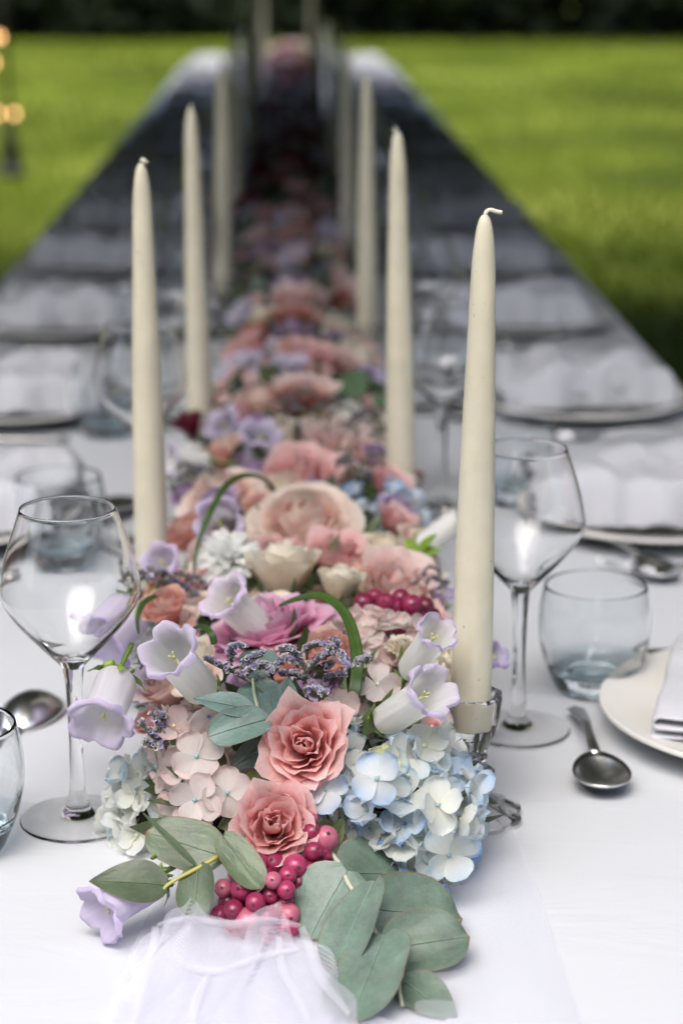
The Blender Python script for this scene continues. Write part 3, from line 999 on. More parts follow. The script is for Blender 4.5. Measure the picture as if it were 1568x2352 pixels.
CANDR = [(1068, 1.24), (912, 1.757), (836, 2.45)]
CANDL = [(339, 1.52), (452, 2.0), (505, 2.8)]
clist = []
for x, z in CANDR: clist.append(((x - 652) * z / FP, z))
for k in range(5): clist.append((0.096 + 0.006 * math.sin(k * 2.1), 3.2 + 1.15 * k))
for x, z in CANDL: clist.append(((x - 652) * z / FP, z))
for k in range(5): clist.append((-0.088 + 0.006 * math.sin(k * 1.7), 3.6 + 1.12 * k))
near = {0: ('beside the blue hydrangea', 'with its wick bent over'), 8: ('beside the violet bells behind the wine glass', 'leaning a little'),
        1: ('beyond the blue mid-runner hydrangea', 'second from the near end'), 9: ('second along the runner on the lantern stand side', 'slightly soft'),
        2: ('third along the runner beside the darker lawn', ''), 10: ('third along the runner on the lantern stand side', '')}
for k, (x, z) in enumerate(clist):
    y = YD(z, 0.08)
    place('candlestick', (x, y, TOP), random.Random(k).random(), ('pressed glass candlestick ' + near[k][0]) if k in near else 'pressed glass candlestick in the shaded far stretch of the runner', 'glass candlesticks')
    wr = {0: 0.15, 1: 2.7, 8: -0.8}.get(k, random.Random(k + 9).uniform(0, 6))
    lean = {0: (0.0, 0.011), 8: (0, -0.001), 1: (0.0, -0.017)}.get(k, (random.Random(k).uniform(-0.014, 0.014), random.Random(k + 5).uniform(-0.014, 0.014)))
    c = place('taper_candle', (x, y, TOP + 0.0605), wr, ('tall ivory taper candle ' + near[k][0]) if k in near else 'tall ivory taper candle in the shaded far stretch of the runner', 'ivory taper candles')
    q = Quaternion((1, 0, 0), lean[0]) @ Quaternion((0, 1, 0), lean[1]) @ Quaternion((0, 0, 1), wr)
    c.rotation_mode = 'QUATERNION'; c.rotation_quaternion = q
    if k:
        for ch in c.children:
            if ch.name.startswith('wick'): ch.scale = (0.25 + 0.4 * random.Random(k * 7).random(), 1, 1)

# ------------------------------------------------------------------ flower builders
def rose_petals(R, style, cin, cmid, cedge, seed):
    """list of petal meshes data (V, F, C, U) about the +Z axis, inner to outer; R is the bloom radius"""
    r = random.Random(seed)
    P = {  # n petals, inner share, heights, belly, curl, ruffle, tip, half width
        'spray':  dict(n=30, H0=0.98, H1=1.05, Rt0=0.08, pw=0.80, belly=0.05, curl=0.22, roll=0.14, ruf=0.075, tip=0.11, w0=52, w1=47, zb=-0.20, rx=0.50, zx=1.15),
        'classic': dict(n=34, H0=0.88, H1=0.42, Rt0=0.07, pw=1.05, belly=0.22, curl=0.16, roll=0.20, ruf=0.018, tip=0.05, w0=75, w1=46, zb=-0.05),
        'open':   dict(n=34, H0=0.62, H1=0.20, Rt0=0.10, pw=0.9, belly=0.14, curl=0.10, roll=0.12, ruf=0.040, tip=0.07, w0=60, w1=38, zb=0.0),
        'cup':    dict(n=34, H0=1.50, H1=1.42, Rt0=0.10, pw=0.85, belly=0.30, curl=0.12, roll=0.10, ruf=0.085, tip=0.03, w0=55, w1=50, zb=-0.2),
        'carnation': dict(n=46, H0=0.9, H1=0.45, Rt0=0.08, pw=0.85, belly=0.05, curl=0.12, roll=0.10, ruf=0.11, tip=0.0, w0=40, w1=26, zb=0.0),
    }[style]
    out = []
    n = P['n']
    NU, NV = 8, 7
    for i in range(n):
        t = i / (n - 1)
        ph0 = i * 2.39996 + r.uniform(-0.15, 0.15)
        Rt = R * (P['Rt0'] + (1 - P['Rt0']) * t ** P['pw']) * r.uniform(0.94, 1.04)
        rb = R * (0.03 + 0.16 * t)
        H = R * (P['H0'] + (P['H1'] - P['H0']) * t ** 1.2) * r.uniform(0.93, 1.05)
        Wd = math.radians(P['w0'] + (P['w1'] - P['w0']) * t) * r.uniform(0.9, 1.1)
        bel = P['belly'] * R * (0.3 + 0.7 * math.sin(math.pi * min(1, t * 0.9 + 0.1)))
        if style == 'spray' and t > 0.45: bel *= 0.8
        curl = P['curl'] * R * max(0.0, t - 0.12) * 1.3
        roll = P['roll'] * R * max(0.0, t - 0.15) * 1.2
        ruf, kk, pp = P['ruf'] * R, r.uniform(2.2, 4.2), r.uniform(0, 6.28)
        if style == 'carnation': kk = r.uniform(7, 11)
        if style in ('spray', 'classic') and i < 5: Rt = R * (0.05 + 0.02 * i); bel = R * (0.09 + 0.015 * i); Wd = math.radians(95); H *= 1.04
        tip = P['tip'] * r.uniform(0.4, 1.4)
        ov = 0.035 * R * r.choice((-1, 1))
        zb = P['zb'] * R * t
        tw = r.uniform(-0.12, 0.12)
        notch = r.uniform(-0.05, 0.05)
        def f(a, b):
            u = a * 2 - 1; v = b
            s = v * (1 - 0.26 * abs(u) ** 2.6 + tip * max(0.0, 1 - abs(u - notch) * 3.2) + notch * u)
            hw = Wd * (0.30 + 0.70 * min(1.0, v * 1.7) ** 0.7)
            rr = rb + (Rt - rb) * max(0.0, s) ** P.get('rx', 1.05) + bel * math.sin(math.pi * min(1, s * 0.92)) * (1 - 0.35 * u * u)
            z = zb + H * max(0.0, s) ** P.get('zx', 0.9)
            e = max(0.0, s - 0.68) / 0.32
            rr += curl * e * e * (0.6 + 0.6 * abs(u))
            z -= roll * e * e * (0.4 + 0.9 * u * u)
            w = math.sin(kk * u + pp) * s ** 3
            rr += ruf * w + ov * u + ruf * 0.5 * math.sin(kk * 2.3 * u + pp * 2) * s ** 6
            z += ruf * 0.7 * math.cos(kk * u * 1.3 + pp) * s ** 3
            ph = ph0 + u * hw + tw * s
            cr = mnoise.noise(Vector((u * 2.6 + i * 3.1, s * 2.8, seed * 0.7)))
            rr += 0.045 * R * cr * s; z += 0.03 * R * mnoise.noise(Vector((u * 3.3 - i, s * 2.1 + 5, seed * 0.3))) * s
            c = mixc(cin, cmid, s * 1.5) if s < 0.72 else mixc(cmid, cedge, ((s - 0.72) / 0.28) ** 1.5)
            return (max(0.0005, rr) * math.cos(ph), max(0.0005, rr) * math.sin(ph), z), c, (u, v)
        out.append(grid(f, NU, NV))
    return out

def sepal(R, ph, cup, seed, col=(0.06, 0.11, 0.03)):
    r = random.Random(seed)
    L = R * r.uniform(0.95, 1.3); bend = r.uniform(-0.2, 0.6)
    def f(a, b):
        u = a * 2 - 1; s = b
        w = 0.16 * R * (1 - s) ** 0.8 * (0.6 + 1.2 * s)
        rr = R * (0.12 + 0.75 * s ** 0.7) * (1.05 if cup else 1.1) + bend * R * max(0, s - 0.5) * 0.5
        z = (-0.35 * R + L * s ** 1.3 * 0.9) if cup else (-0.12 * R + 0.1 * R * s - 0.2 * R * s * s)
        x, y = rr, u * w
        return (x * math.cos(ph) - y * math.sin(ph), x * math.sin(ph) + y * math.cos(ph), z - abs(u) * w * 0.2), col, (u, s)
    return grid(f, 4, 7)

def stem_down(mb, depth, rad, col=(0.09, 0.15, 0.04), z0=0.0, base=None, q=None):
    """short flower stem running from the bloom into the runner"""
    mb.add(*tube(spline([(0, 0, z0), (0.001, 0.001, z0 - depth * 0.5), (0.0, 0.002, z0 - depth)], 3), rad, 6, col))

ROSE_CACHE = {}
def rose(loc, R, direction, style, cols, seed, label, group=None, split=True, sepals=0, roll=0.0, flat=1.0, name='rose', cat='rose'):
    q = basis(direction, roll)
    off = {'spray': 0.55, 'classic': 0.35, 'open': 0.15, 'cup': 0.75, 'carnation': 0.4}[style] * R
    t = thing(name, label, cat, Vector(loc) - Vector(direction).normalized() * off, q, group)
    t.scale = (1, 1, flat)
    key = (style, cols, seed) if not split else None
    if not split: t.scale = (R, R, R); Rr = R; R = 1.0
    if split:
        for d in rose_petals(R, style, *cols, seed):
            mb = MB(); mb.add(*d); mb.build('petal', 'petal', t)
    else:
        if key not in ROSE_CACHE:
            mb = MB()
            for d in rose_petals(R, style, *cols, seed): mb.add(*d)
            ROSE_CACHE[key] = mb.mesh('petals', 'petal')
        link('petals', ROSE_CACHE[key], t)
    for k in range(sepals):
        mb = MB(); mb.add(*sepal(R, k * 2 * math.pi / sepals + 0.4, style == 'cup', seed + k)); mb.build('sepal', 'leaf', t)
    mb = MB()
    mb.add(*sphere((0, 0, -0.10 * R), R * 0.24, 10, 6, 0.8, (0.07, 0.12, 0.03)))
    stem_down(mb, 0.03 if split else 1.2, 0.0016 if split else 0.07, z0=-0.1 * R)
    mb.build('stem', 'leaf', t)
    return t

def floret_petal(L, W, cin, cedge, cup, seed, pw=2.0):
    r = random.Random(seed)
    a1, a2, wv = r.uniform(-0.06, 0.06), r.uniform(0.02, 0.10), r.uniform(0, 6.28)
    def f(a, b):
        u = a * 2 - 1; s = b
        q = (s - 0.58) / 0.42
        w = 0.5 * W * (max(0.0, 1 - q * q) ** 0.5 if q > 0 else 0.14 + 0.86 * math.sin(math.pi / 2 * s / 0.58) ** 1.15)
        w = max(w, 0.02 * W)
        y = u * w
        x = 0.03 * L + L * s
        z = cup * L * s * s * 0.5 - 0.10 * L * s * (1 - abs(u)) + 0.12 * W * u * u * s + a1 * L * math.sin(u * 2.5 + wv) * s + a2 * L * (1 - math.cos(3 * s))
        e = min(1.0, s ** pw * 0.9 + abs(u) ** 3 * 0.25 * s)
        return (x, y, z), mixc(cin, cedge, e), (u, s)
    return grid(f, 6, 8)

PETALS = {}
def floret_set(key, cin, cedge, n=5):
    if key not in PETALS:
        L = []
        for k in range(n):
            mb = MB(); mb.add(*floret_petal(1.0, 0.96 + 0.10 * (k % 3), cin, cedge, (-0.35 + 0.28 * (k % 4)), hash(key) % 97 * 0 + k * 7 + len(key)))
            L.append(mb.mesh('petal', 'thin_petal'))
        mb = MB(); mb.add(*floret_petal(1.0, 0.6, mixc(cin, cedge, 0.5), mixc(cin, cedge, 0.5), 0.3, 3)); 
        PETALS[key] = L
    return PETALS[key]

EYE = {}
def eye_mesh(col):
    if col not in EYE:
        mb = MB(); mb.add(*sphere((0, 0, 0.05), 0.085, 8, 6, 0.9, col))
        for k in range(4):
            a = k * math.pi / 2 + 0.4
            mb.add(*tube([Vector((0, 0, 0)), Vector((math.cos(a) * 0.12, math.sin(a) * 0.12, 0.10))], 0.012, 4, mixc(col, (0.6, 0.6, 0.4), 0.5)))
        EYE[col] = mb.mesh('eye', 'stem')
    return EYE[col]

def floret(parent, loc, direction, rad, key, eye, r, roll=None):
    """one four-petalled floret: a part; its petals and eye are sub-parts"""
    mb = MB()
    o = bpy.data.objects.new('floret', None); COL.objects.link(o); o.parent = parent
    o.empty_display_size = 0.005
    o.location = loc; o.rotation_mode = 'QUATERNION'
    o.rotation_quaternion = basis(direction, r.uniform(0, 6.28) if roll is None else roll)
    o.scale = (rad, rad, rad)
    L = PETALS[key]
    fold = r.uniform(-0.15, 0.55)
    for k in range(4):
        p = link('petal', L[r.randrange(len(L))], o)
        p.rotation_mode = 'XYZ'
        p.rotation_euler = (r.uniform(-0.35, 0.35), -fold + r.uniform(-0.30, 0.30), k * math.pi / 2 + r.uniform(-0.16, 0.16))
        s = r.uniform(0.86, 1.08)
        p.scale = (s, s * r.uniform(0.92, 1.08), s)
        p.location = (0, 0, 0.004 * (k % 2))
    link('eye', eye_mesh(eye), o)
    return o

def hydrangea(center, radii, n, frad, keys, eyes, seed, label, group=None, explicit=(), lim=-0.25, split=True, base=None):
    """center world, radii along camera right / up / depth; florets on the side the head shows and round it"""
    r = random.Random(seed)
    c = Vector(center)
    t = thing('hydrangea', label, 'hydrangea', c, None, group)
    pts = []
    tries = 0
    dirs = []
    md = 1.62 / math.sqrt(max(n, 1))
    while len(pts) < n and tries < 6000:
        tries += 1
        d = Vector((r.gauss(0, 1), r.gauss(0, 1), r.gauss(0, 1))).normalized()
        if d.z < lim: continue                      # d: right, up, towards the camera
        if any((d - e).length < md * (1.0 if tries < 3000 else 0.7) for e in dirs): continue
        dirs.append(d)
        j = r.uniform(0.86, 1.08)
        off = RIGHT * d.x * radii[0] * j + UP * d.y * radii[1] * j + BACK * d.z * radii[2] * j
        nd = (RIGHT * d.x / radii[0] + UP * d.y / radii[1] + BACK * d.z / radii[2]).normalized()
        nd = (nd + Vector((r.uniform(-1, 1), r.uniform(-1, 1), r.uniform(-1, 1))) * 0.50).normalized()
        pts.append((off, nd))
    for off, nd in pts:
        kx = r.randrange(len(keys))
        floret(t, off, nd, frad * r.uniform(0.82, 1.12), keys[kx], eyes[r.randrange(len(eyes))], r)
    mb = MB()                                        # branching pedicels under the florets
    root = -BACK * radii[2] * 0.9 - UP * radii[1] * 0.2
    for off, nd in pts:
        mb.add(*tube(spline([tuple(root), tuple(off * 0.45 + root * 0.3), tuple(off - nd * 0.001)], 3), 0.0007, 4, (0.16, 0.13, 0.10)), )
    mb.build('stalks', 'stem', t)
    for (loc, d, rad, key, eye) in explicit:
        floret(t, Vector(loc) - c, d, rad, key, eye, r)
    return t

def bell_mesh(Rm, L, cw, cl, seed, flare=1.0):
    """corolla of a Canterbury bell; base at origin, mouth at +Z"""
    r = random.Random(seed)
    prof = [(0.10, 0.0), (0.48, 0.02), (0.66, 0.10), (0.69, 0.25), (0.68, 0.5), (0.70, 0.72), (0.78, 0.88), (0.93, 0.97), (1.07 * flare, 0.985), (1.14 * flare, 0.93)]
    prof = smooth_profile(prof, 3)
    K = len(prof)
    ph0 = r.uniform(0, 6.28)
    jit = [r.uniform(0.9, 1.1) for _ in range(5)]
    def f(a, b):
        ph = 2 * math.pi * a
        k = b * (K - 1)
        i = min(K - 2, int(k)); fr = k - i
        rr = prof[i][0] * (1 - fr) + prof[i + 1][0] * fr
        z = prof[i][1] * (1 - fr) + prof[i + 1][1] * fr
        lob = math.cos(5 * (ph + ph0))
        m = max(0.0, b - 0.58) / 0.42
        lobe = (0.5 + 0.5 * lob) ** 0.28
        j = jit[int(((ph + ph0) / (2 * math.pi) * 5 + 0.5)) % 5]
        rr2 = rr * (1 + 0.05 * lob * (b < 0.6) * 0.6)
        if m > 0:
            rr2 = 0.70 + (rr - 0.70) * (0.30 + 0.70 * lobe) * j * (1 + 0.05 * math.sin(15 * ph + 2 * j))
            z = 0.72 + (z - 0.72) * (0.55 + 0.45 * lobe) + 0.03 * math.sin(10 * ph + 5 * j) * m * m
        rr2 *= 1 + 0.08 * mnoise.noise(Vector((math.cos(ph) * 2.2, math.sin(ph) * 2.2, b * 3 + seed * 5))) + 0.09 * m * mnoise.noise(Vector((math.cos(ph) * 4, math.sin(ph) * 4, seed * 3.3)))
        ridge = 0.035 * abs(math.sin(5 * (ph + ph0) / 2 + math.pi / 2)) * (1 - m)
        c = mixc(cw, cl, (max(0.0, b - 0.55) / 0.38))
        return ((rr2 - ridge) * Rm * math.cos(ph), (rr2 - ridge) * Rm * math.sin(ph), z * L), c, (math.sin(5 * ph) * 1.2, b)
    return grid(f, 50, K - 1, True)

def bell(mouth, base, width, cw, cl, seed, label, group=None, flare=1.0, sep=True):
    """mouth / base: world points; width: mouth width in metres"""
    mouth, base = Vector(mouth), Vector(base)
    ax = (mouth - base)
    Lh = ax.length
    t = thing('bellflower', label, 'bellflower', base, basis(ax.normalized(), seed * 1.7), group)
    mb = MB(); mb.add(*bell_mesh(width / 2.1, Lh, cw, cl, seed, flare)); mb.build('corolla', 'thin_petal', t)
    r = random.Random(seed)
    Rm = width / 2.1
    if sep:
        for k in range(5):
            a = k * 2 * math.pi / 5 + 0.3
            ln = Lh * r.uniform(0.22, 0.36)
            op = r.uniform(0.0, 0.5)
            def f(x, y):
                u = x * 2 - 1; s = y
                w = 0.20 * Rm * (1 - s) ** 0.7 * (0.8 + 0.8 * s)
                rr = Rm * (0.2 + 0.50 * min(1, s * 2.2)) + op * Rm * s * s + 0.02 * Rm
                z = -0.06 * Lh + ln * s * (1.1 - 0.4 * op)
                yy = u * w
                return (rr * math.cos(a) - yy * math.sin(a), rr * math.sin(a) + yy * math.cos(a), z), mixc((0.16, 0.27, 0.04), (0.28, 0.40, 0.08), s), (u, s)
            mb = MB(); mb.add(*grid(f, 4, 6)); mb.build('sepal', 'leaf', t)
        mb = MB()                                     # ruffled calyx appendages
        for k in range(16):
            a = r.uniform(0, 6.28)
            rr = Rm * r.uniform(0.2, 0.6)
            s = Rm * r.uniform(0.10, 0.18)
            V, F, C, U = sphere((rr * math.cos(a), rr * math.sin(a), Lh * r.uniform(-0.05, 0.03)), s, 6, 4, 0.45, mixc((0.14, 0.25, 0.03), (0.30, 0.42, 0.10), r.random()), Quaternion((r.random(), r.random(), r.random(), r.random())).normalized())
            mb.add(V, F, C, U)
        mb.build('calyx', 'leaf', t)
    mb = MB()
    mb.add(*tube([Vector((0, 0, Lh * 0.05)), Vector((0, 0, Lh * 0.75))], [0.0008, 0.0009], 6, (0.60, 0.62, 0.36)))
    for k in range(3):
        a = k * 2.1
        mb.add(*tube(spline([(0, 0, Lh * 0.74), (0.0012 * math.cos(a), 0.0012 * math.sin(a), Lh * 0.80), (0.0020 * math.cos(a), 0.0020 * math.sin(a), Lh * 0.83)], 3), 0.0007, 5, (0.55, 0.55, 0.24)))
    mb.build('pistil', 'stem', t)
    mb = MB(); stem_down(mb, 0.028, 0.0016, (0.16, 0.24, 0.06)); mb.build('stem', 'leaf', t)
    return t

def leaf_data(L, W, fold, curve, wave, seed, cmid, cedge, rim, shape='round'):
    """leaf along +Y, normal +Z, base at the origin"""
    r = random.Random(seed)
    ph = r.uniform(0, 6.28)
    def f(a, b):
        u = math.sin(math.pi / 2 * (a * 2 - 1)); s = b
        if shape == 'round':
            w = 0.5 * W * max(0.0, 1 - abs(2 * s - 0.98) ** 2.7) ** 0.5 * (1 + 0.03 * math.sin(7 * s + ph))
            w = max(w, 0.03 * W)
        elif shape == 'ovate':
            w = 0.5 * W * (math.sin(math.pi * (0.03 + 0.96 * s) ** 0.72)) ** 0.85 + 0.01 * W
        else:
            w = 0.5 * W * (math.sin(math.pi * (0.03 + 0.96 * s) ** 0.8)) ** 1.1 + 0.01 * W
        x = u * w
        y = L * s + (-0.05 * L * (abs(u) ** 1.5) * (1 - s) ** 2 if shape == 'round' else 0)
        z = fold * 1.6 * x * x / (0.5 * W) + 0.25 * fold * abs(x) + curve * L * s * s + wave * W * math.sin(3.0 * s + ph + 1.5 * u) * abs(u)
        vein = math.exp(-(u * w / (0.012 * W)) ** 2 * 0.15)
        side = 0.5 + 0.5 * math.cos((s * 9 - abs(u) * 2.2) * 2 * math.pi)
        c = mixc(cmid, cedge, 0.35 * abs(u) + 0.25 * side ** 6)
        c = mixc(c, tuple(min(1, k * 1.35 + 0.02) for k in cmid), vein * 0.45)
        if abs(u) > 0.96 or s > 0.985: c = rim
        return (x, y, z), c, (u * 0.25 + 0.1 * s, s * 3)
    V, F, C, U = grid(f, 22, 16)
    rib = [Vector((0, L * s, curve * L * s * s + 0.0003)) for s in [k / 8 for k in range(9)]]
    return (V, F, C, U), rib

EUC = dict(cmid=(0.135, 0.20, 0.155), cedge=(0.19, 0.26, 0.21), rim=(0.22, 0.16, 0.10))
def leaf_obj(parent, org, A, B, W, normal, seed, shape='round', fold=0.12, curve=0.0, wave=0.03, cols=EUC, rib=True, name='leaf'):
    A, B = Vector(A), Vector(B)
    y = (B - A); L = y.length; y.normalize()
    z = Vector(normal); z = (z - y * z.dot(y)).normalized()
    x = y.cross(z)
    Rm = Matrix((x, y, z)).transposed()
    (V, F, C, U), rb = leaf_data(L, W, fold, curve, wave, seed, cols['cmid'], cols['cedge'], cols['rim'], shape)
    tr = lambda p: A + Rm @ Vector(p) - org
    mb = MB(); mb.add([tr(p) for p in V], F, C, U)
    o = mb.build(name, 'leaf', parent)
    if rib:
        mb = MB(); mb.add(*tube([tr(p) for p in rb], list(np.linspace(0.0005, 0.00012, len(rb))), 5, tuple(min(1, c * 1.3 + 0.02) for c in cols['cmid']), cap=False)); mb.build('midrib', 'leaf', o)
    return o

def stem_obj(parent, org, pts, rad, col=(0.32, 0.34, 0.20), taper=0.5, name='stem'):
    path = [p - org for p in spline(pts, 5)]
    mb = MB(); mb.add(*tube(path, list(np.linspace(rad, rad * taper, len(path))), 7, col)); return mb.build(name, 'stem', parent)

def spike(path, n, size, seed, dark=False):
    """one curled statice spike: bracts packed on the outer side of a curve"""
    r = random.Random(seed)
    mb = MB()
    mb.add(*tube(path, 0.0008, 5, (0.14, 0.16, 0.07)))
    m = len(path)
    for k in range(n):
        t = (0.12 + 0.88 * k / (n - 1)) * (m - 1)
        i = min(m - 2, int(t)); p = path[i].lerp(path[i + 1], t - i)
        tan = (path[i + 1] - path[i]).normalized()
        up = Vector((r.gauss(0, 0.55), r.gauss(0, 0.55) - 0.35, 1.0 + r.gauss(0, 0.3)))
        d = (up - tan * up.dot(tan) * 0.6 + tan * 0.45).normalized()
        s = size * r.uniform(0.75, 1.25)
        a = d.cross(Vector((r.random(), r.random(), 0.3))).normalized(); b = d.cross(a)
        tipc = r.choice([(0.34, 0.30, 0.52), (0.42, 0.40, 0.58), (0.46, 0.46, 0.52), (0.26, 0.20, 0.44), (0.52, 0.50, 0.50), (0.40, 0.40, 0.42)])
        if dark: tipc = tuple(c * 0.62 for c in tipc)
        brc = mixc((0.15, 0.15, 0.09), (0.30, 0.28, 0.22), r.random())
        V, C = [], []
        rings = [(0.0, 0.10, (0.10, 0.12, 0.06)), (0.55, 0.30, brc), (0.85, 0.36, mixc(brc, tipc, 0.6)), (1.0, 0.62, tipc)]
        for (h, w, c) in rings:
            for q in range(5):
                an = 2 * math.pi * q / 5
                ww = w * s * (1.0 if h < 0.99 else r.uniform(0.7, 1.3))
                V.append(p + d * h * s * 1.7 + (a * math.cos(an) + b * math.sin(an)) * ww); C.append(c)
        F = []
        for h in range(3):
            for q in range(5):
                j = (q + 1) % 5
                F.append((h * 5 + q, h * 5 + j, (h + 1) * 5 + j, (h + 1) * 5 + q))
        mb.add(V, F, C)
    return mb

def statice(org, spikes, stalk, seed, label, group=None, size=0.0021, dark=False, per=34):
    """spikes: list of world paths; stalk: world points of the main stem"""
    t = thing('statice', label, 'statice', org, None, group)
    for k, pth in enumerate(spikes):
        path = [p - Vector(org) for p in spline(pth, 5)]
        spike(path, per, size, seed + k, dark).build('flower_spike', 'statice', t)
    stem_obj(t, Vector(org), stalk, 0.0011, (0.16, 0.20, 0.08))
    return t

def berry_cluster(org, pts, rad, cols, seed, label, group=None, seg=(14, 10)):
    """pts: world centres"""
    r = random.Random(seed)
    org = Vector(org)
    t = thing('berry_sprig', label, 'berries', org, None, group)
    for p in pts:
        rr = rad * r.uniform(0.74, 1.12)
        d = (Vector(p) - org + BACK * 0.03 + UP * 0.004 + Vector((r.uniform(-1, 1), r.uniform(-1, 1), r.uniform(-1, 1))) * 0.016).normalized()
        q = basis(d)
        c0 = cols[r.randrange(len(cols))]
        V, F, C, U = sphere(Vector(p) - org, rr, seg[0], seg[1], 1.08, c0, q)
        C = [mixc(c0, tuple(min(1, k * 1.5 + 0.05) for k in c0), max(0, math.sin(i * 0.7) * 0.25)) for i in range(len(V))]
        mb = MB(); mb.add(V, F, C, U); o = mb.build('berry', 'berry', t)
        mb = MB()
        for k in range(5):
            a = k * 1.2566
            e = q @ Vector((math.cos(a) * rr * 0.16, math.sin(a) * rr * 0.16, rr * 1.14))
            b = q @ Vector((0, 0, rr * 1.02))
            mb.add(*tube([Vector(p) - org + b, Vector(p) - org + e], [rr * 0.12, rr * 0.03], 4, (0.05, 0.025, 0.02)))
        mb.build('calyx_tip', 'stem', o)
    mb = MB()
    for p in pts:
        v = Vector(p) - org
        mb.add(*tube(spline([(0, 0, 0), tuple(v * 0.5 - BACK * 0.006), tuple(v)], 3), 0.0008, 4, (0.20, 0.14, 0.07)))
    mb.build('twigs', 'stem', t)
    return t

def chrysanthemum(loc, R, direction, seed, label, n=75, group=None):
    r = random.Random(seed)
    t = thing('chrysanthemum', label, 'chrysanthemum', loc, basis(direction), group)
    me = []
    for k in range(3):
        def f(a, b):
            u = a * 2 - 1; s = b
            w = 0.125 * (0.35 + 0.65 * math.sin(math.pi * min(1, 0.12 + s * 0.8))) * (1.0 if s < 0.9 else 0.7)
            return (s, u * w, 0.32 * s * s * (0.6 + 0.4 * k) - 0.25 * s ** 4 + 0.05 * u * u), mixc((0.88, 0.90, 0.62), (0.93, 0.94, 0.92), s * 2.6), (u, s)
        mb = MB(); mb.add(*grid(f, 4, 6)); me.append(mb.mesh('petal', 'petal'))
    for i in range(n):
        tt = i / n
        o = link('petal', me[i % 3], t)
        o.rotation_euler = (r.uniform(-0.2, 0.2), -math.radians(78 * (1 - tt) ** 0.9) + r.uniform(-0.1, 0.1), i * 2.39996)
        s = R * (0.38 + 0.62 * tt ** 0.7) * r.uniform(0.9, 1.08)
        o.scale = (s, s, s)
    mb = MB(); stem_down(mb, 0.03, 0.0016); mb.build('stem', 'leaf', t)
    return t

def blade(pts, width, label, seed, org=None):
    """arched strap leaf: a folded ribbon along world points"""
    path = spline(pts, 7)
    org = Vector(pts[0])
    t = thing('grass_loop', label, 'grass blade', org)
    V, C, U = [], [], []
    m = len(path)
    for k, p in enumerate(path):
        tan = (path[min(k + 1, m - 1)] - path[max(k - 1, 0)]).normalized()
        view = (p - CAMLOC).normalized()
        side = tan.cross(UP * 0.3 + BACK).normalized()
        nrm = side.cross(tan)
        s = k / (m - 1)
        w = width * (0.12 + 0.88 * math.sin(math.pi * min(1, 0.04 + s * 0.62)))
        for j in range(5):
            u = j / 2.0 - 1
            V.append(p - org + side * u * w / 2 + nrm * (abs(u) * w * 0.10))
            C.append(mixc((0.028, 0.060, 0.012), (0.060, 0.115, 0.025), (0.2, 0.9, 0.35, 0.6, 0.1)[j])); U.append((u * 0.6, s * 2))
    F = []
    for k in range(m - 1):
        for j in range(4):
            a = k * 5 + j
            F.append((a, a + 1, a + 6, a + 5))
    mb = MB(); mb.add(V, F, C, U); o = mb.build('blade', 'leaf', t)
    s = o.modifiers.new('thick', 'SOLIDIFY'); s.thickness = 0.0004
    mb = MB(); mb.add(*tube([p - org - Vector((0, 0, 0.0006)) for p in path], 0.0003, 4, (0.08, 0.14, 0.04))); mb.build('midrib', 'leaf', t)
    return t

# ------------------------------------------------------------------ lantern stand on the lawn
def lantern_stand():
    zc = 11.75
    p = CAMLOC + ray(26, 398) * zc
    t = thing('lantern_stand', 'slim dark iron stand with small glowing bulbs on the lawn', 'lantern stand', (p.x, p.y, 0))
    mb = MB(); mb.add(*lathe(smooth_profile([(0.001, 0.0), (0.085, 0.0), (0.09, 0.02), (0.06, 0.06), (0.045, 0.16), (0.03, 0.24), (0.016, 0.30)], 4), 20)); mb.build('base', 'dark_iron', t)
    mb = MB(); mb.add(*tube([Vector((0, 0, 0.2)), Vector((0, 0, 1.75))], 0.016, 10)); mb.build('pole', 'dark_iron', t)
    for z, xs in ((0.335, (-0.055, 0.035)), (0.62, (-0.07,)), (0.76, (-0.065, -0.03)), (1.15, (0.05, -0.05)), (1.5, (0.05,))):
        for x in xs:
            mb = MB()
            mb.add(*tube(spline([(0, 0, z + 0.03), (x * 0.6, -0.02, z + 0.06), (x, -0.03, z + 0.035)], 4), 0.006, 6))
            mb.add(*lathe([(0.001, z + 0.04), (0.012, z + 0.04), (0.012, z + 0.018), (0.001, z + 0.018)], 10)) if False else None
            a = mb.build('arm', 'dark_iron', t)
            mb = MB(); mb.add(*sphere((x, -0.03, z + 0.012), 0.014, 10, 8, 1.3)); mb.build('bulb', 'warm_bulb', a)
lantern_stand()

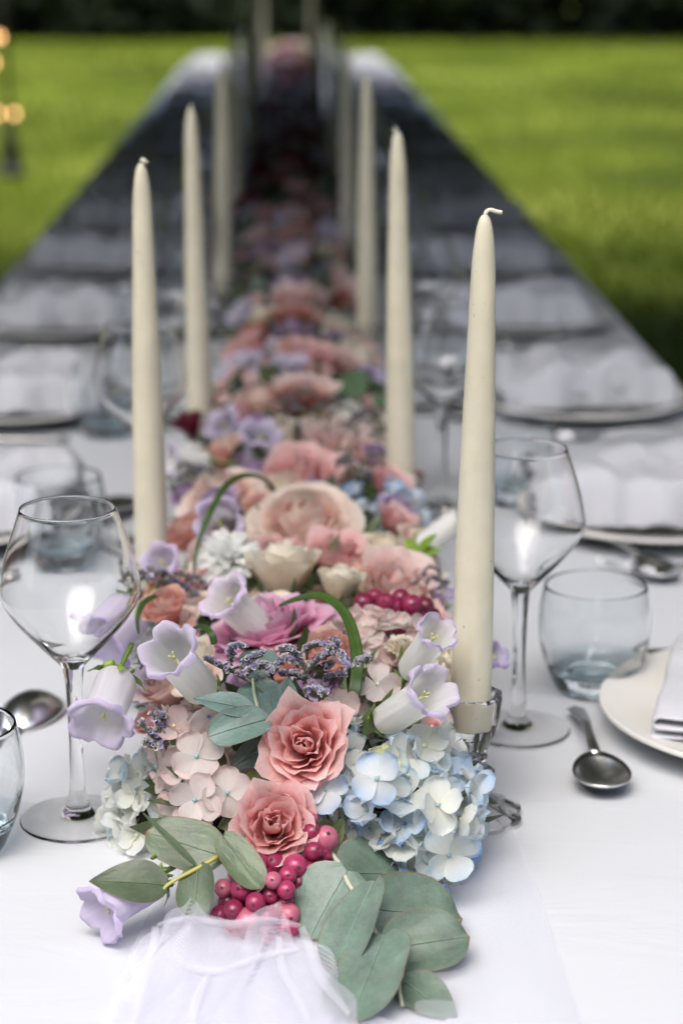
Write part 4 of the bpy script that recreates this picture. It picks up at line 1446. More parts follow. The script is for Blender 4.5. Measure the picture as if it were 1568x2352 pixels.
# ------------------------------------------------------------------ the flower runner
YS, YE = YD(1.21), YD(9.05)
GX = 0.012
def garland_base():
    n = 300
    def f(u, v):
        y = YS + (YE - YS) * v
        a = math.pi * u
        end = min(1.0, (v * (YE - YS) + 0.005) / 0.06, ((1 - v) * (YE - YS) + 0.005) / 0.06) ** 0.5
        k = 1 + 0.25 * mnoise.noise(Vector((math.cos(a) * 2, y * 14, math.sin(a) * 2)))
        w, h = 0.075 * k * end, 0.062 * k * end
        return (GX + 0.006 * math.sin(y * 3) - math.cos(a) * w, y, TOP + 0.0005 + math.sin(a) * h), (1, 1, 1), (0, 0)
    mb = MB(); mb.add(*grid(f, 18, n))
    tag(mb.build('moss_base', 'moss'), 'dark mossy base running under all the flowers of the runner', 'moss base')
    # small dark leaves tucked between the blooms
    r = random.Random(77)
    mb = MB()
    for k in range(2600):
        v = r.random() ** 1.6
        y = YS + (YE - YS) * v
        a = math.pi * r.uniform(0.06, 0.94)
        rad = 0.055 + 0.025 * r.random()
        p = Vector((GX - math.cos(a) * (rad + 0.012), y + r.uniform(-0.02, 0.02), TOP + 0.004 + math.sin(a) * rad))
        d = Vector((-math.cos(a), r.uniform(-1, 0.4), math.sin(a) * 0.8 + 0.1)).normalized()
        L = r.uniform(0.016, 0.034); W = L * r.uniform(0.35, 0.6)
        s = d.cross(Vector((r.uniform(-1, 1), r.uniform(-1, 1), r.uniform(0, 1)))).normalized()
        nn = s.cross(d)
        c = mixc((0.05, 0.085, 0.025), (0.14, 0.19, 0.09), r.random())
        pts = [p, p + d * L * 0.35 + s * W / 2, p + d * L - nn * L * 0.1, p + d * L * 0.35 - s * W / 2, p + d * L * 0.45 - nn * L * 0.12]
        mb.add(pts, [(0, 1, 4), (1, 2, 4), (2, 3, 4), (3, 0, 4)], [c] * 5)
    tag(mb.build('filler_leaves', 'leaf'), 'small dark green leaves tucked between the flowers of the runner', 'leaves', kind='stuff')
garland_base()

PINK = ((0.86, 0.47, 0.45), (0.88, 0.51, 0.49), (0.90, 0.68, 0.66))
SALMON = ((0.80, 0.38, 0.30), (0.84, 0.50, 0.43), (0.86, 0.64, 0.56))
PEACH = ((0.88, 0.58, 0.50), (0.90, 0.71, 0.64), (0.91, 0.84, 0.75))
BLUSH = ((0.86, 0.50, 0.47), (0.88, 0.63, 0.60), (0.90, 0.78, 0.74))
CREAM = ((0.88, 0.73, 0.55), (0.90, 0.83, 0.69), (0.91, 0.88, 0.79))
MAUVE = ((0.80, 0.32, 0.46), (0.83, 0.45, 0.63), (0.86, 0.66, 0.80))
ROSEP = ((0.82, 0.40, 0.39), (0.85, 0.51, 0.50), (0.87, 0.66, 0.64))
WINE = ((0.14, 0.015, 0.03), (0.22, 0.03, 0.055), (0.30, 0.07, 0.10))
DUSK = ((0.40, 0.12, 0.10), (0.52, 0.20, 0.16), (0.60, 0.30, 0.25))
LILAC = ((0.45, 0.28, 0.42), (0.55, 0.40, 0.58), (0.62, 0.50, 0.68))

def m_px(px, zc): return px * zc / FP

def put_rose(x, y, w, style, cols, dirv, seed, label, zc=None, **kw):
    zc = zc or zs(y)
    return rose(D(x, y, zc), m_px(w, zc) / 2, facing(*dirv), style, cols, seed, label, 'roses of the flower runner', **kw)

put_rose(628, 1897, 186, 'spray', PINK, (0.05, 0.30, 0.95), 3, 'small ruffled pink rose just above the magenta berries', 1.135, sepals=5)
put_rose(698, 1712, 200, 'spray', PINK, (-0.10, 0.22, 0.97), 12, 'ruffled pink rose with pointed petals between grey leaves and blue hydrangea', 1.15, sepals=5)
put_rose(618, 1460, 345, 'open', MAUVE, (-0.20, 0.93, 0.30), 21, 'wide open mauve pink rose seen from its side behind the statice', 1.335)
put_rose(700, 1200, 262, 'classic', PEACH, (0.0, 0.72, 0.70), 31, 'large peach rose, the biggest full bloom of the runner', 1.57)
put_rose(650, 1312, 168, 'cup', CREAM, (-0.05, 0.99, 0.12), 41, 'cream rose cup with dark sepals beneath it', 1.42, sepals=5)
put_rose(782, 1342, 112, 'cup', CREAM, (0.12, 0.97, 0.15), 42, 'smaller cream rose next to the cream cup with sepals', 1.41, sepals=3)
put_rose(915, 1340, 184, 'spray', BLUSH, (0.25, 0.75, 0.60), 51, 'ruffled blush rose above the dark red berries', 1.45)
put_rose(888, 1262, 140, 'classic', CREAM, (0.25, 0.85, 0.45), 61, 'cream rose behind the blush rose', 1.53)
put_rose(770, 1268, 140, 'spray', ROSEP, (0.05, 0.85, 0.5), 62, 'pink rose tucked below the large peach rose', 1.50)
put_rose(832, 1318, 84, 'cup', SALMON, (0.25, 0.9, 0.3), 63, 'salmon rosebud between cream and blush roses', 1.46)
put_rose(690, 1090, 180, 'spray', ROSEP, (0.0, 0.75, 0.65), 71, 'pink ruffled rose directly behind the large peach rose', 1.74)
put_rose(785, 1040, 190, 'spray', BLUSH, (0.3, 0.8, 0.5), 72, 'pale pink rose beside the blue mid-runner hydrangea', 1.84)
put_rose(505, 1140, 205, 'classic', PEACH, (-0.25, 0.8, 0.55), 73, 'peach rose under the green loop', 1.70)
put_rose(425, 1225, 150, 'classic', SALMON, (-0.45, 0.75, 0.45), 74, 'salmon rose low beside the candle behind the wine glass', 1.585)
put_rose(600, 925, 165, 'classic', PEACH, (-0.1, 0.85, 0.5), 81, 'peach rose behind the upright violet bell', 2.02)
put_rose(705, 868, 105, 'spray', ROSEP, (0.1, 0.85, 0.45), 82, 'small pink rose beyond the dark statice', 2.12)
put_rose(378, 1400, 112, 'cup', SALMON, (-0.35, 0.75, 0.5), 83, 'salmon rosebud behind the purple statice curls', 1.36)
put_rose(435, 975, 70, 'cup', WINE, (-0.4, 0.8, 0.4), 84, 'burgundy rosebud beside the candle on the lantern stand side', 1.95)
put_rose(720, 985, 120, 'classic', PEACH, (0.0, 0.9, 0.4), 85, 'peach rose half hidden behind the pale pink rose', 1.92)
put_rose(930, 1490, 92, 'carnation', CREAM, (0.25, 0.75, 0.55), 91, 'cream carnation below the dark red berries', 1.27, name='carnation', cat='carnation')
put_rose(455, 1560, 120, 'classic', PEACH, (-0.3, 0.7, 0.6), 86, 'peach rose mostly hidden behind the white bell', 1.245)
put_rose(760, 1510, 130, 'cup', SALMON, (0.05, 0.8, 0.6), 87, 'salmon rose half covered by statice and the green loop', 1.27)
put_rose(375, 1345, 95, 'classic', DUSK, (-0.4, 0.8, 0.4), 88, 'dusky salmon rose among purple statice curls', 1.45)
put_rose(995, 1690, 70, 'cup', PINK, (0.6, 0.6, 0.5), 89, 'pink rosebud between bellflower and candlestick', 1.20)
put_rose(345, 1660, 70, 'cup', PINK, (-0.6, 0.5, 0.6), 90, 'pink rosebud beside the drooping bellflower', 1.205)

rf = random.Random(555)
FILL = [('blush', BLUSH, 'spray'), ('cream', CREAM, 'cup'), ('peach', PEACH, 'classic'), ('pink', ROSEP, 'spray'), ('coral', SALMON, 'spray'), ('lilac', LILAC, 'classic')]
nf = 0
for yy in range(930, 1600, 38):
    zc = zs(yy) + 0.018
    cx = 652 + GX * FP / zc
    for kx in range(4):
        hw = 0.088 * FP / zc
        xx = cx + hw * (-0.9 + 0.6 * kx + rf.uniform(-0.2, 0.2))
        nm, cols, st = FILL[rf.randrange(len(FILL))]
        put_rose(xx, yy + rf.uniform(-14, 14), 0.036 * FP / zc * rf.uniform(0.8, 1.1), st, cols, ((xx - cx) / hw * 0.5, 0.8, 0.5), 700 + rf.randrange(3),
                 'small %s filler rose tucked low between the larger blooms' % nm, zc, split=False)
        nf += 1

floret_set('blue', (0.88, 0.90, 0.90), (0.47, 0.65, 0.89))
floret_set('pale', (0.90, 0.91, 0.84), (0.66, 0.81, 0.92))
floret_set('milk', (0.90, 0.91, 0.80), (0.84, 0.88, 0.89))
floret_set('deep', (0.76, 0.84, 0.90), (0.38, 0.57, 0.88))
floret_set('lime', (0.76, 0.78, 0.40), (0.83, 0.84, 0.66))
floret_set('blush', (0.86, 0.80, 0.77), (0.85, 0.69, 0.66))
floret_set('rosy', (0.84, 0.70, 0.66), (0.82, 0.59, 0.56))
floret_set('lilac', (0.74, 0.72, 0.80), (0.56, 0.50, 0.76))
E_BLUE, E_TEAL, E_PALE, E_PINK = (0.10, 0.20, 0.48), (0.24, 0.38, 0.40), (0.60, 0.68, 0.45), (0.72, 0.58, 0.45)
HG = 'hydrangea heads of the flower runner'

def px_ell(x, y, zc, rx, ry, rz):
    return D(x, y, zc), (m_px(rx, zc), m_px(ry, zc), m_px(rz, zc))

c, rr = px_ell(915, 1868, 1.185, 168, 196, 165)
hydrangea(c, rr, 100, m_px(60, 1.14), ['blue', 'pale', 'pale', 'milk', 'pale', 'deep', 'pale', 'milk', 'blue', 'milk', 'pale', 'lime', 'milk', 'milk'], [E_TEAL, E_TEAL, E_BLUE, E_PALE], 5,
          'large pale blue hydrangea head at the near end beside the candlestick', HG, lim=-0.45,
          explicit=[(D(1030, 1965, 1.135), facing(0.1, 0, 1), m_px(70, 1.13), 'pale', E_TEAL), (D(865, 1790, 1.13), facing(0, 0.3, 1), m_px(72, 1.13), 'blue', E_TEAL),
                    (D(748, 1815, 1.145), facing(-0.2, 0.4, 0.9), m_px(58, 1.14), 'blue', E_TEAL), (D(1005, 1850, 1.12), facing(0.1, 0.3, 1), m_px(68, 1.13), 'milk', E_TEAL),
                    (D(1000, 2060, 1.15), facing(0.2, -0.6, 0.7), m_px(52, 1.13), 'deep', E_TEAL)])
c, rr = px_ell(455, 1740, 1.205, 95, 130, 110)
hydrangea(c, rr, 22, m_px(62, 1.16), ['blush', 'rosy', 'blush'], [E_PINK, E_TEAL], 9, 'blush pink hydrangea head beside the two ruffled pink roses', HG, lim=-0.1,
          explicit=[(D(452, 1738, 1.152), facing(-0.1, 0.25, 1), m_px(68, 1.15), 'blush', E_TEAL), (D(447, 1838, 1.142), facing(-0.05, 0.1, 1), m_px(66, 1.14), 'blush', E_TEAL),
                    (D(522, 1822, 1.146), facing(0.15, 0.2, 1), m_px(64, 1.14), 'blush', E_TEAL), (D(480, 1645, 1.165), facing(0, -0.5, 0.8), m_px(52, 1.16), 'blush', E_BLUE),
                    (D(400, 1668, 1.175), facing(-0.3, 0.3, 0.9), m_px(58, 1.16), 'rosy', E_PINK)])
c, rr = px_ell(335, 1850, 1.235, 72, 130, 100)
hydrangea(c, rr, 42, m_px(50, 1.2), ['milk', 'pale', 'milk', 'milk', 'milk'], [E_PALE, E_TEAL], 33, 'milky white hydrangea with blue tints behind the grey leaf sprig', HG, lim=-0.4)
c, rr = px_ell(858, 1505, 1.30, 112, 82, 90)
hydrangea(c, rr, 44, m_px(46, 1.26), ['blush', 'blush', 'rosy', 'blush'], [E_PINK, E_PINK, E_PALE], 18, 'pale blush hydrangea framed by the green loop and white bells', HG, lim=-0.3,
          explicit=[(D(866, 1572, 1.205), facing(0.1, 0.35, 0.9), m_px(54, 1.2), 'blush', E_PALE), (D(782, 1618, 1.19), facing(0.05, 0.25, 1), m_px(46, 1.19), 'rosy', E_PINK),
                    (D(800, 1660, 1.185), facing(0.4, 0.8, 0.2), m_px(50, 1.19), 'milk', E_PALE), (D(960, 1590, 1.22), facing(0.5, 0.3, 0.8), m_px(50, 1.2), 'blush', E_PINK),
                    (D(990, 1660, 1.21), facing(0.5, 0.1, 0.8), m_px(52, 1.2), 'blush', E_PINK), (D(840, 1660, 1.21), facing(0.2, 0.3, 0.9), m_px(44, 1.2), 'rosy', E_PINK)])
c, rr = px_ell(865, 1168, 1.70, 95, 52, 70)
hydrangea(c, rr, 26, m_px(34, 1.66), ['deep', 'blue', 'blue', 'pale'], [E_BLUE], 22, 'bright blue hydrangea halfway along the near flowers', HG, lim=-0.3)
c, rr = px_ell(395, 1600, 1.28, 60, 60, 50)
hydrangea(c, rr, 12, m_px(42, 1.25), ['pale', 'milk', 'lilac'], [E_BLUE], 24, 'pale lilac blue hydrangea between two white bells', HG, lim=-0.2)

WHT, LAV, VIO = (0.93, 0.93, 0.91), (0.79, 0.70, 0.92), (0.60, 0.50, 0.84)
PALEV = (0.82, 0.76, 0.91)
BG = 'bellflowers of the flower runner'
def put_bell(mx, my, mz, bx, by, bz, w, cw, cl, seed, label, flare=1.0):
    return bell(D(mx, my, mz), D(bx, by, bz), m_px(w, mz), cw, cl, seed, label, BG, flare)
put_bell(378, 1486, 1.150, 470, 1590, 1.195, 142, WHT, LAV, 1, 'white bellflower with pale violet lip opening between wine glass and statice')
put_bell(228, 1672, 1.165, 272, 1552, 1.195, 158, (0.80, 0.78, 0.83), LAV, 2, 'drooping white bellflower hanging in front of the wine glass stem')
put_bell(218, 2110, 1.092, 365, 2010, 1.118, 150, PALEV, LAV, 3, 'violet bellflower lying on the cloth under the grey leaf sprig')
put_bell(505, 1362, 1.300, 600, 1450, 1.325, 128, WHT, LAV, 4, 'white bellflower with violet lip above the mauve rose')
put_bell(1003, 1580, 1.132, 878, 1660, 1.175, 128, WHT, (0.76, 0.68, 0.86), 5, 'white bellflower pointing at the near candlestick')
put_bell(1010, 1442, 1.190, 938, 1548, 1.225, 112, WHT, LAV, 6, 'upright white bellflower leaning against the near candle', 0.85)
put_bell(500, 1195, 1.50, 520, 1225, 1.56, 118, (0.80, 0.77, 0.84), LAV, 7, 'violet bellflower facing out beside the large peach rose')
put_bell(597, 985, 1.80, 590, 1085, 1.83, 100, (0.72, 0.68, 0.82), LAV, 8, 'upright violet bellflower behind the pink ruffled rose')
put_bell(225, 1490, 1.40, 310, 1400, 1.42, 170, PALEV, VIO, 9, 'deep violet bellflower behind the wine glass bowl')
put_bell(362, 1280, 1.47, 405, 1330, 1.50, 92, PALEV, LAV, 10, 'violet bellflower beside the candle foot')
put_bell(1050, 1195, 1.53, 958, 1262, 1.52, 86, WHT, WHT, 11, 'white bellflower with lime green sepals behind the near candle')
put_bell(1148, 1500, 1.345, 1085, 1540, 1.36, 70, PALEV, VIO, 12, 'violet bellflower peeking out behind the near candle')
put_bell(505, 965, 1.93, 545, 1010, 1.95, 90, (0.76, 0.72, 0.82), LAV, 13, 'pale violet bellflower beside the burgundy rosebud')
put_bell(385, 1055, 1.75, 480, 1060, 1.77, 78, WHT, PALEV, 14, 'white bellflower lying sideways beyond the peach rose')
put_bell(530, 835, 2.20, 560, 880, 2.22, 74, WHT, LAV, 15, 'white bellflower tipped over beyond the peach rose')
put_bell(640, 790, 2.28, 645, 850, 2.30, 78, WHT, LAV, 16, 'white upright bellflower beyond the small pink rose')
put_bell(855, 870, 2.14, 830, 905, 2.17, 74, PALEV, VIO, 17, 'violet bellflower beside the round green leaf')
put_bell(1020, 1350, 1.45, 985, 1400, 1.46, 60, PALEV, VIO, 18, 'small violet bellflower behind the dark red berries')
put_bell(300, 1590, 1.27, 345, 1540, 1.28, 90, PALEV, LAV, 19, 'violet bellflower behind the drooping one')
put_bell(330, 1400, 1.42, 380, 1440, 1.43, 80, PALEV, LAV, 20, 'violet bellflower among the purple statice curls')

# eucalyptus -------------------------------------------------------
def zt(y): return 2535.0 / (y + 127.0)
EG = 'eucalyptus sprigs of the flower runner'
def sprig(label, leaves, stem, seed, nrm, cols=EUC, srad=0.0016, shape='round', scol=(0.42, 0.42, 0.26)):
    """leaves: (ax, ay, az, bx, by, bz, width px, normal or None, shape)"""
    org = D(*stem[0])
    t = thing('eucalyptus_sprig', label, 'eucalyptus', org, None, EG)
    for k, lf in enumerate(leaves):
        ax, ay, az, bx, by, bz, w = lf[:7]
        nv = lf[7] if len(lf) > 7 and lf[7] else nrm
        sh = lf[8] if len(lf) > 8 else shape
        r = random.Random(seed * 31 + k)
        tn = (0.70, 1.02, 0.92, 1.30, 0.84, 1.18, 0.95, 1.1)[k % 8] if seed == 1 else r.uniform(0.85, 1.18)
        lc = dict(cmid=tuple(c * tn * (1.0, 1.0, 0.96 + 0.08 * (tn > 1))[i] for i, c in enumerate(cols['cmid'])), cedge=tuple(c * tn for c in cols['cedge']), rim=cols['rim'])
        leaf_obj(t, org, D(ax, ay, az), D(bx, by, bz), m_px(w, (az + bz) / 2), facing(*nv), seed * 31 + k, sh, fold=r.uniform(0.03, 0.20), curve=r.uniform(-0.16, 0.02), wave=r.uniform(0.03, 0.08), cols=lc)
    stem_obj(t, org, [D(*p) for p in stem], srad, scol)
    return t

sprig('large silver green eucalyptus sprig drooping over the net at the near end', [
    (793, 2008, 1.122, 968, 2000, 1.150, 200, (0.0, 0.62, 0.78)),
    (797, 2000, 1.115, 706, 2150, 1.098, 185, (-0.35, 0.30, 0.9)),
    (840, 2088, 1.098, 1062, 2105, 1.108, 186, (0.05, 0.60, 0.8)),
    (858, 2026, 1.096, 762, 2226, 1.062, 140, (-0.62, 0.30, 0.75)),
    (886, 2180, 1.073, 1078, 2150, 1.078, 158, (0.05, 0.62, 0.8)),
    (882, 2150, 1.074, 806, 2352, 1.012, 190, (-0.30, 0.45, 0.85)),
    (920, 2250, 1.052, 1046, 2336, 1.022, 112, (0.1, 0.55, 0.8), 'ovate'),
    (925, 2250, 1.050, 870, 2300, 1.034, 30, (-0.3, 0.5, 0.8), 'ovate')],
    [(740, 1930, 1.15), (785, 1995, 1.122), (800, 2030, 1.108), (840, 2090, 1.091), (866, 2150, 1.078), (890, 2190, 1.063), (914, 2250, 1.044), (918, 2280, 1.036), (924, 2312, 1.028)], 1, (0, 0.5, 0.85), srad=0.0015, scol=(0.48, 0.48, 0.36))
OLV = dict(cmid=(0.105, 0.150, 0.085), cedge=(0.15, 0.20, 0.12), rim=(0.22, 0.10, 0.06))
sprig('olive green eucalyptus sprig with pointed leaf reaching past the violet bell', [
    (508, 1966, 1.118, 336, 1912, 1.130, 122, (-0.1, 0.5, 0.85)),
    (512, 1922, 1.115, 600, 2044, 1.100, 84, (0.35, 0.25, 0.9)),
    (455, 1990, 1.108, 444, 2106, 1.085, 88, (-0.1, 0.45, 0.9)),
    (453, 1992, 1.108, 328, 1866, 1.10, 24, (0.5, 0.5, 0.6), 'ovate'),
    (384, 2034, 1.100, 208, 2016, 1.090, 108, (-0.05, 0.6, 0.8), 'ovate')],
    [(560, 1930, 1.15), (508, 1964, 1.117), (455, 1994, 1.107), (384, 2034, 1.099), (372, 2060, 1.10)], 2, (0, 0.5, 0.85), cols=OLV, scol=(0.40, 0.38, 0.10))
BLG = dict(cmid=(0.10, 0.165, 0.145), cedge=(0.16, 0.235, 0.215), rim=(0.17, 0.09, 0.07))
sprig('blue grey eucalyptus sprig below the statice and above the pink roses', [
    (582, 1632, 1.155, 444, 1600, 1.150, 62, (-0.1, 0.65, 0.75), 'ovate'),
    (592, 1646, 1.162, 600, 1552, 1.185, 104, (0.0, 0.45, 0.9)),
    (645, 1645, 1.165, 664, 1556, 1.185, 62, (0.25, 0.3, 0.9), 'ovate'),
    (612, 1652, 1.152, 478, 1688, 1.140, 92, (-0.1, 0.45, 0.9)),
    (600, 1560, 1.20, 590, 1488, 1.21, 92, (0.0, 0.4, 0.9)),
    (612, 1715, 1.17, 530, 1762, 1.165, 66, (-0.2, 0.3, 0.9), 'ovate'),
    (640, 1650, 1.16, 690, 1700, 1.17, 60, (0.2, 0.3, 0.9), 'ovate')],
    [(660, 1720, 1.19), (630, 1680, 1.17), (600, 1648, 1.158), (585, 1600, 1.17), (580, 1560, 1.18)], 3, (0, 0.5, 0.85), cols=BLG, scol=(0.25, 0.30, 0.2))
DOL = dict(cmid=(0.075, 0.105, 0.03), cedge=(0.12, 0.15, 0.05), rim=(0.16, 0.12, 0.05))
sprig('dark olive leaf pair between blush hydrangea and small pink rose', [
    (588, 1768, 1.165, 606, 1852, 1.150, 60, (0.1, 0.3, 0.9), 'ovate'), (560, 1880, 1.15, 500, 1900, 1.15, 50, (0, 0.3, 0.9), 'ovate'),
    (750, 1950, 1.14, 792, 1880, 1.145, 42, (0.6, 0.2, 0.7), 'ovate')], [(600, 1860, 1.17), (640, 1830, 1.18), (760, 1930, 1.165)], 4, (0, 0.4, 0.9), cols=DOL, scol=(0.2, 0.22, 0.08))
sprig('round green eucalyptus leaf pair beyond the dark statice', [
    (800, 920, 2.05, 815, 850, 2.08, 74, (0, 0.5, 0.8)), (800, 920, 2.05, 745, 905, 2.04, 50, (0, 0.6, 0.8)), (640, 860, 2.12, 630, 815, 2.14, 40, (0, 0.5, 0.8), 'ovate'), (860, 930, 2.02, 905, 905, 2.03, 40, (0, 0.5, 0.8), 'ovate')],
    [(700, 930, 2.08), (800, 925, 2.06), (860, 930, 2.03)], 5, (0, 0.5, 0.85), cols=dict(cmid=(0.07, 0.12, 0.06), cedge=(0.10, 0.16, 0.09), rim=(0.1, 0.1, 0.06)))
LIME = dict(cmid=(0.20, 0.33, 0.05), cedge=(0.28, 0.42, 0.09), rim=(0.26, 0.40, 0.08))
sprig('fresh lime green leaves beside the cream rose', [
    (960, 1268, 1.505, 1000, 1225, 1.49, 26, None, 'ovate'), (962, 1272, 1.505, 1012, 1262, 1.49, 28, None, 'ovate'), (955, 1268, 1.505, 930, 1235, 1.50, 26, None, 'ovate'), (965, 1275, 1.5, 990, 1290, 1.48, 24, None, 'ovate')],
    [(930, 1290, 1.53), (950, 1280, 1.52), (962, 1270, 1.505)], 6, (0, 0.6, 0.8), cols=LIME)

# berries -----------------------------------------------------------
def Z1(zx, zy): return (122.5 + 0.703 * zx, 1776 + 0.703 * zy)
MAG = [(0.27, 0.02, 0.075), (0.33, 0.03, 0.10), (0.22, 0.014, 0.06), (0.42, 0.11, 0.17)]
bp = []
for zx, zy, dz in [(670, 300, 8), (790, 305, 5), (765, 335, -2), (718, 352, -8), (760, 382, -6), (705, 400, 0), (620, 380, -3), (557, 377, 2), (660, 423, -10), (590, 448, -6), (760, 425, 4),
                   (545, 468, 4), (635, 482, -5), (700, 468, -2), (768, 462, 2), (635, 515, 0), (700, 505, 3), (765, 505, 5), (845, 195, 12), (850, 258, 8), (890, 215, 14), (838, 150, 14), (830, 320, 8), (610, 330, 10), (880, 270, 14), (700, 545, 3), (590, 500, 6), (640, 350, 8), (690, 340, 10), (730, 440, 6), (600, 410, 9), (720, 300, 12), (800, 360, 9), (660, 460, 8), (570, 420, 8)]:
    px, py = Z1(zx, zy)
    bp.append(D(px, py, 1.117 + dz * 0.001 - (py - 1980) * 0.00008))
berry_cluster(D(640, 2030, 1.165), bp, 0.0066, MAG, 5, 'magenta berry cluster under the small pink rose at the near end', 'berry sprigs of the runner', (16, 12))
bp = []
r = random.Random(8)
for (x, y) in [(835, 1385), (860, 1370), (885, 1385), (848, 1410), (875, 1412), (905, 1395), (920, 1375), (945, 1390), (930, 1415), (958, 1412), (975, 1392), (950, 1440), (975, 1430), (990, 1415), (905, 1425), (968, 1455), (918, 1440), (862, 1432), (890, 1445), (835, 1425)]:
    bp.append(D(x, y, 1.345 + r.uniform(-0.012, 0.012)))
berry_cluster(D(905, 1420, 1.385), bp, 0.0066, [(0.17, 0.010, 0.045), (0.22, 0.016, 0.06), (0.13, 0.008, 0.03)], 6, 'dark red berry cluster in front of the blush rose', 'berry sprigs of the runner')

# statice -----------------------------------------------------------
def Z3(zx, zy): return (428.75 + 0.3125 * zx, 1255.6 + 0.3125 * zy)
SG = 'statice sprigs of the flower runner'
S1 = [[(480, 1010), (330, 920), (250, 890), (150, 840)], [(330, 880), (325, 800), (350, 740), (410, 750)], [(400, 900), (470, 840), (560, 800)], [(640, 1000), (600, 900), (520, 880), (440, 950)],
      [(640, 930), (700, 850), (760, 840), (815, 885)], [(880, 930), (820, 830), (760, 770), (695, 770)], [(880, 1000), (800, 950), (690, 950)], [(900, 900), (960, 850), (1020, 810), (1080, 790)],
      [(880, 830), (900, 750), (1000, 730), (1060, 760)], [(1080, 810), (1095, 750), (1090, 695)], [(1090, 760), (1140, 830), (1190, 900)], [(1010, 990), (1080, 970), (1150, 955)], [(1240, 870), (1280, 850), (1330, 840)],
      [(860, 1080), (940, 1060), (1010, 1090)], [(480, 900), (560, 890), (640, 930)], [(860, 1010), (900, 930), (1030, 900), (1060, 880)]]
sp = []
for k, pth in enumerate(S1):
    z = 1.180 + 0.02 * math.sin(k * 2.3)
    sp.append([D(*Z3(*p), z - 0.004 * i) for i, p in enumerate(pth)])
statice(D(650, 1640, 1.19), sp, [D(650, 1640, 1.19), D(612, 1600, 1.18), D(590, 1575, 1.175)], 50, 'grey violet statice spray arching over the blue grey leaves', SG, 0.0020, per=60)
def curls(x, y, zc, n, spread_px, seed, label, size=0.002, dark=True, per=26):
    r = random.Random(seed)
    sp = []
    for k in range(n):
        a = r.uniform(0, 6.28); x0 = x + r.uniform(-1, 1) * spread_px * 0.6; y0 = y + r.uniform(-0.5, 0.5) * spread_px * 0.6
        l = spread_px * r.uniform(0.4, 0.7)
        s = r.choice((-1, 1))
        sp.append([D(x0, y0, zc), D(x0 + s * l * 0.4, y0 - l * 0.5, zc - 0.004), D(x0 + s * l * 0.9, y0 - l * 0.45 + r.uniform(-0.2, 0.2) * l, zc - 0.008), D(x0 + s * l * 1.2, y0 - l * 0.1, zc - 0.01)])
    return statice(D(x, y + spread_px * 0.6, zc + 0.012), sp, [D(x, y + spread_px * 0.6, zc + 0.012), D(x, y + 0.2 * spread_px, zc + 0.004), D(x, y, zc)], seed, label, SG, size, dark, per)
statice(D(400, 1745, 1.19), [[D(388, 1735, 1.175), D(368, 1685, 1.17), D(352, 1640, 1.165)], [D(380, 1705, 1.175), D(348, 1692, 1.168), D(325, 1662, 1.165)], [D(388, 1708, 1.172), D(355, 1718, 1.168), D(330, 1708, 1.166)], [D(385, 1690, 1.178), D(372, 1668, 1.175), D(376, 1645, 1.174)]],
        [D(400, 1745, 1.19), D(392, 1735, 1.18), D(386, 1720, 1.176)], 60, 'small violet statice tip beside the blush pink hydrangea', SG, 0.0021, per=34)
curls(395, 1360, 1.40, 9, 85, 61, 'purple statice curls between the wine glass and the white bell')
curls(345, 1520, 1.26, 5, 60, 62, 'dark statice tuft behind the white bell')
curls(780, 1005, 1.86, 8, 95, 63, 'dark violet statice standing above the pale pink rose')
curls(905, 990, 1.80, 7, 90, 64, 'violet statice crossing the second candle')
curls(800, 1085, 1.70, 6, 70, 65, 'grey statice twigs over the blue mid-runner hydrangea', 0.0017)
curls(425, 1100, 1.72, 6, 60, 66, 'dark statice tuft beside the sideways white bell')
curls(690, 935, 1.95, 6, 75, 67, 'dark statice twigs across the peach rose')
curls(990, 1340, 1.46, 4, 55, 68, 'thin statice twig behind the near candle', 0.0016)

chrysanthemum(D(525, 1290, 1.45), m_px(88, 1.45), facing(-0.05, 0.62, 0.78), 5, 'white chrysanthemum with pale yellow heart beside the cream cup', 110, 'chrysanthemums of the runner')
chrysanthemum(D(430, 1062, 1.79), m_px(62, 1.79), facing(-0.3, 0.85, 0.4), 6, 'small white chrysanthemum beyond the peach rose', 45, 'chrysanthemums of the runner')

blade([D(640, 1392, 1.30), D(680, 1376, 1.285), D(735, 1368, 1.27), D(785, 1400, 1.25), D(812, 1460, 1.225), D(820, 1530, 1.205), D(813, 1592, 1.195), D(795, 1660, 1.20)], m_px(28, 1.24), 'green strap leaf looped over the mauve rose', 1)
blade([D(445, 1325, 1.43), D(452, 1260, 1.44), D(482, 1180, 1.46), D(520, 1115, 1.49), D(565, 1092, 1.53), D(610, 1105, 1.58), D(640, 1145, 1.62)], m_px(17, 1.5), 'thin green strap leaf looped past the violet bell', 2)
blade([D(318, 1455, 1.30), D(316, 1420, 1.30), D(330, 1385, 1.31), D(358, 1368, 1.33)], m_px(14, 1.3), 'short green strap leaf behind the wine glass bowl', 3)
blade([D(440, 1445, 1.24), D(465, 1438, 1.23), D(485, 1455, 1.22), D(492, 1480, 1.22)], m_px(16, 1.2), 'short bent strap leaf behind the white bell', 4)

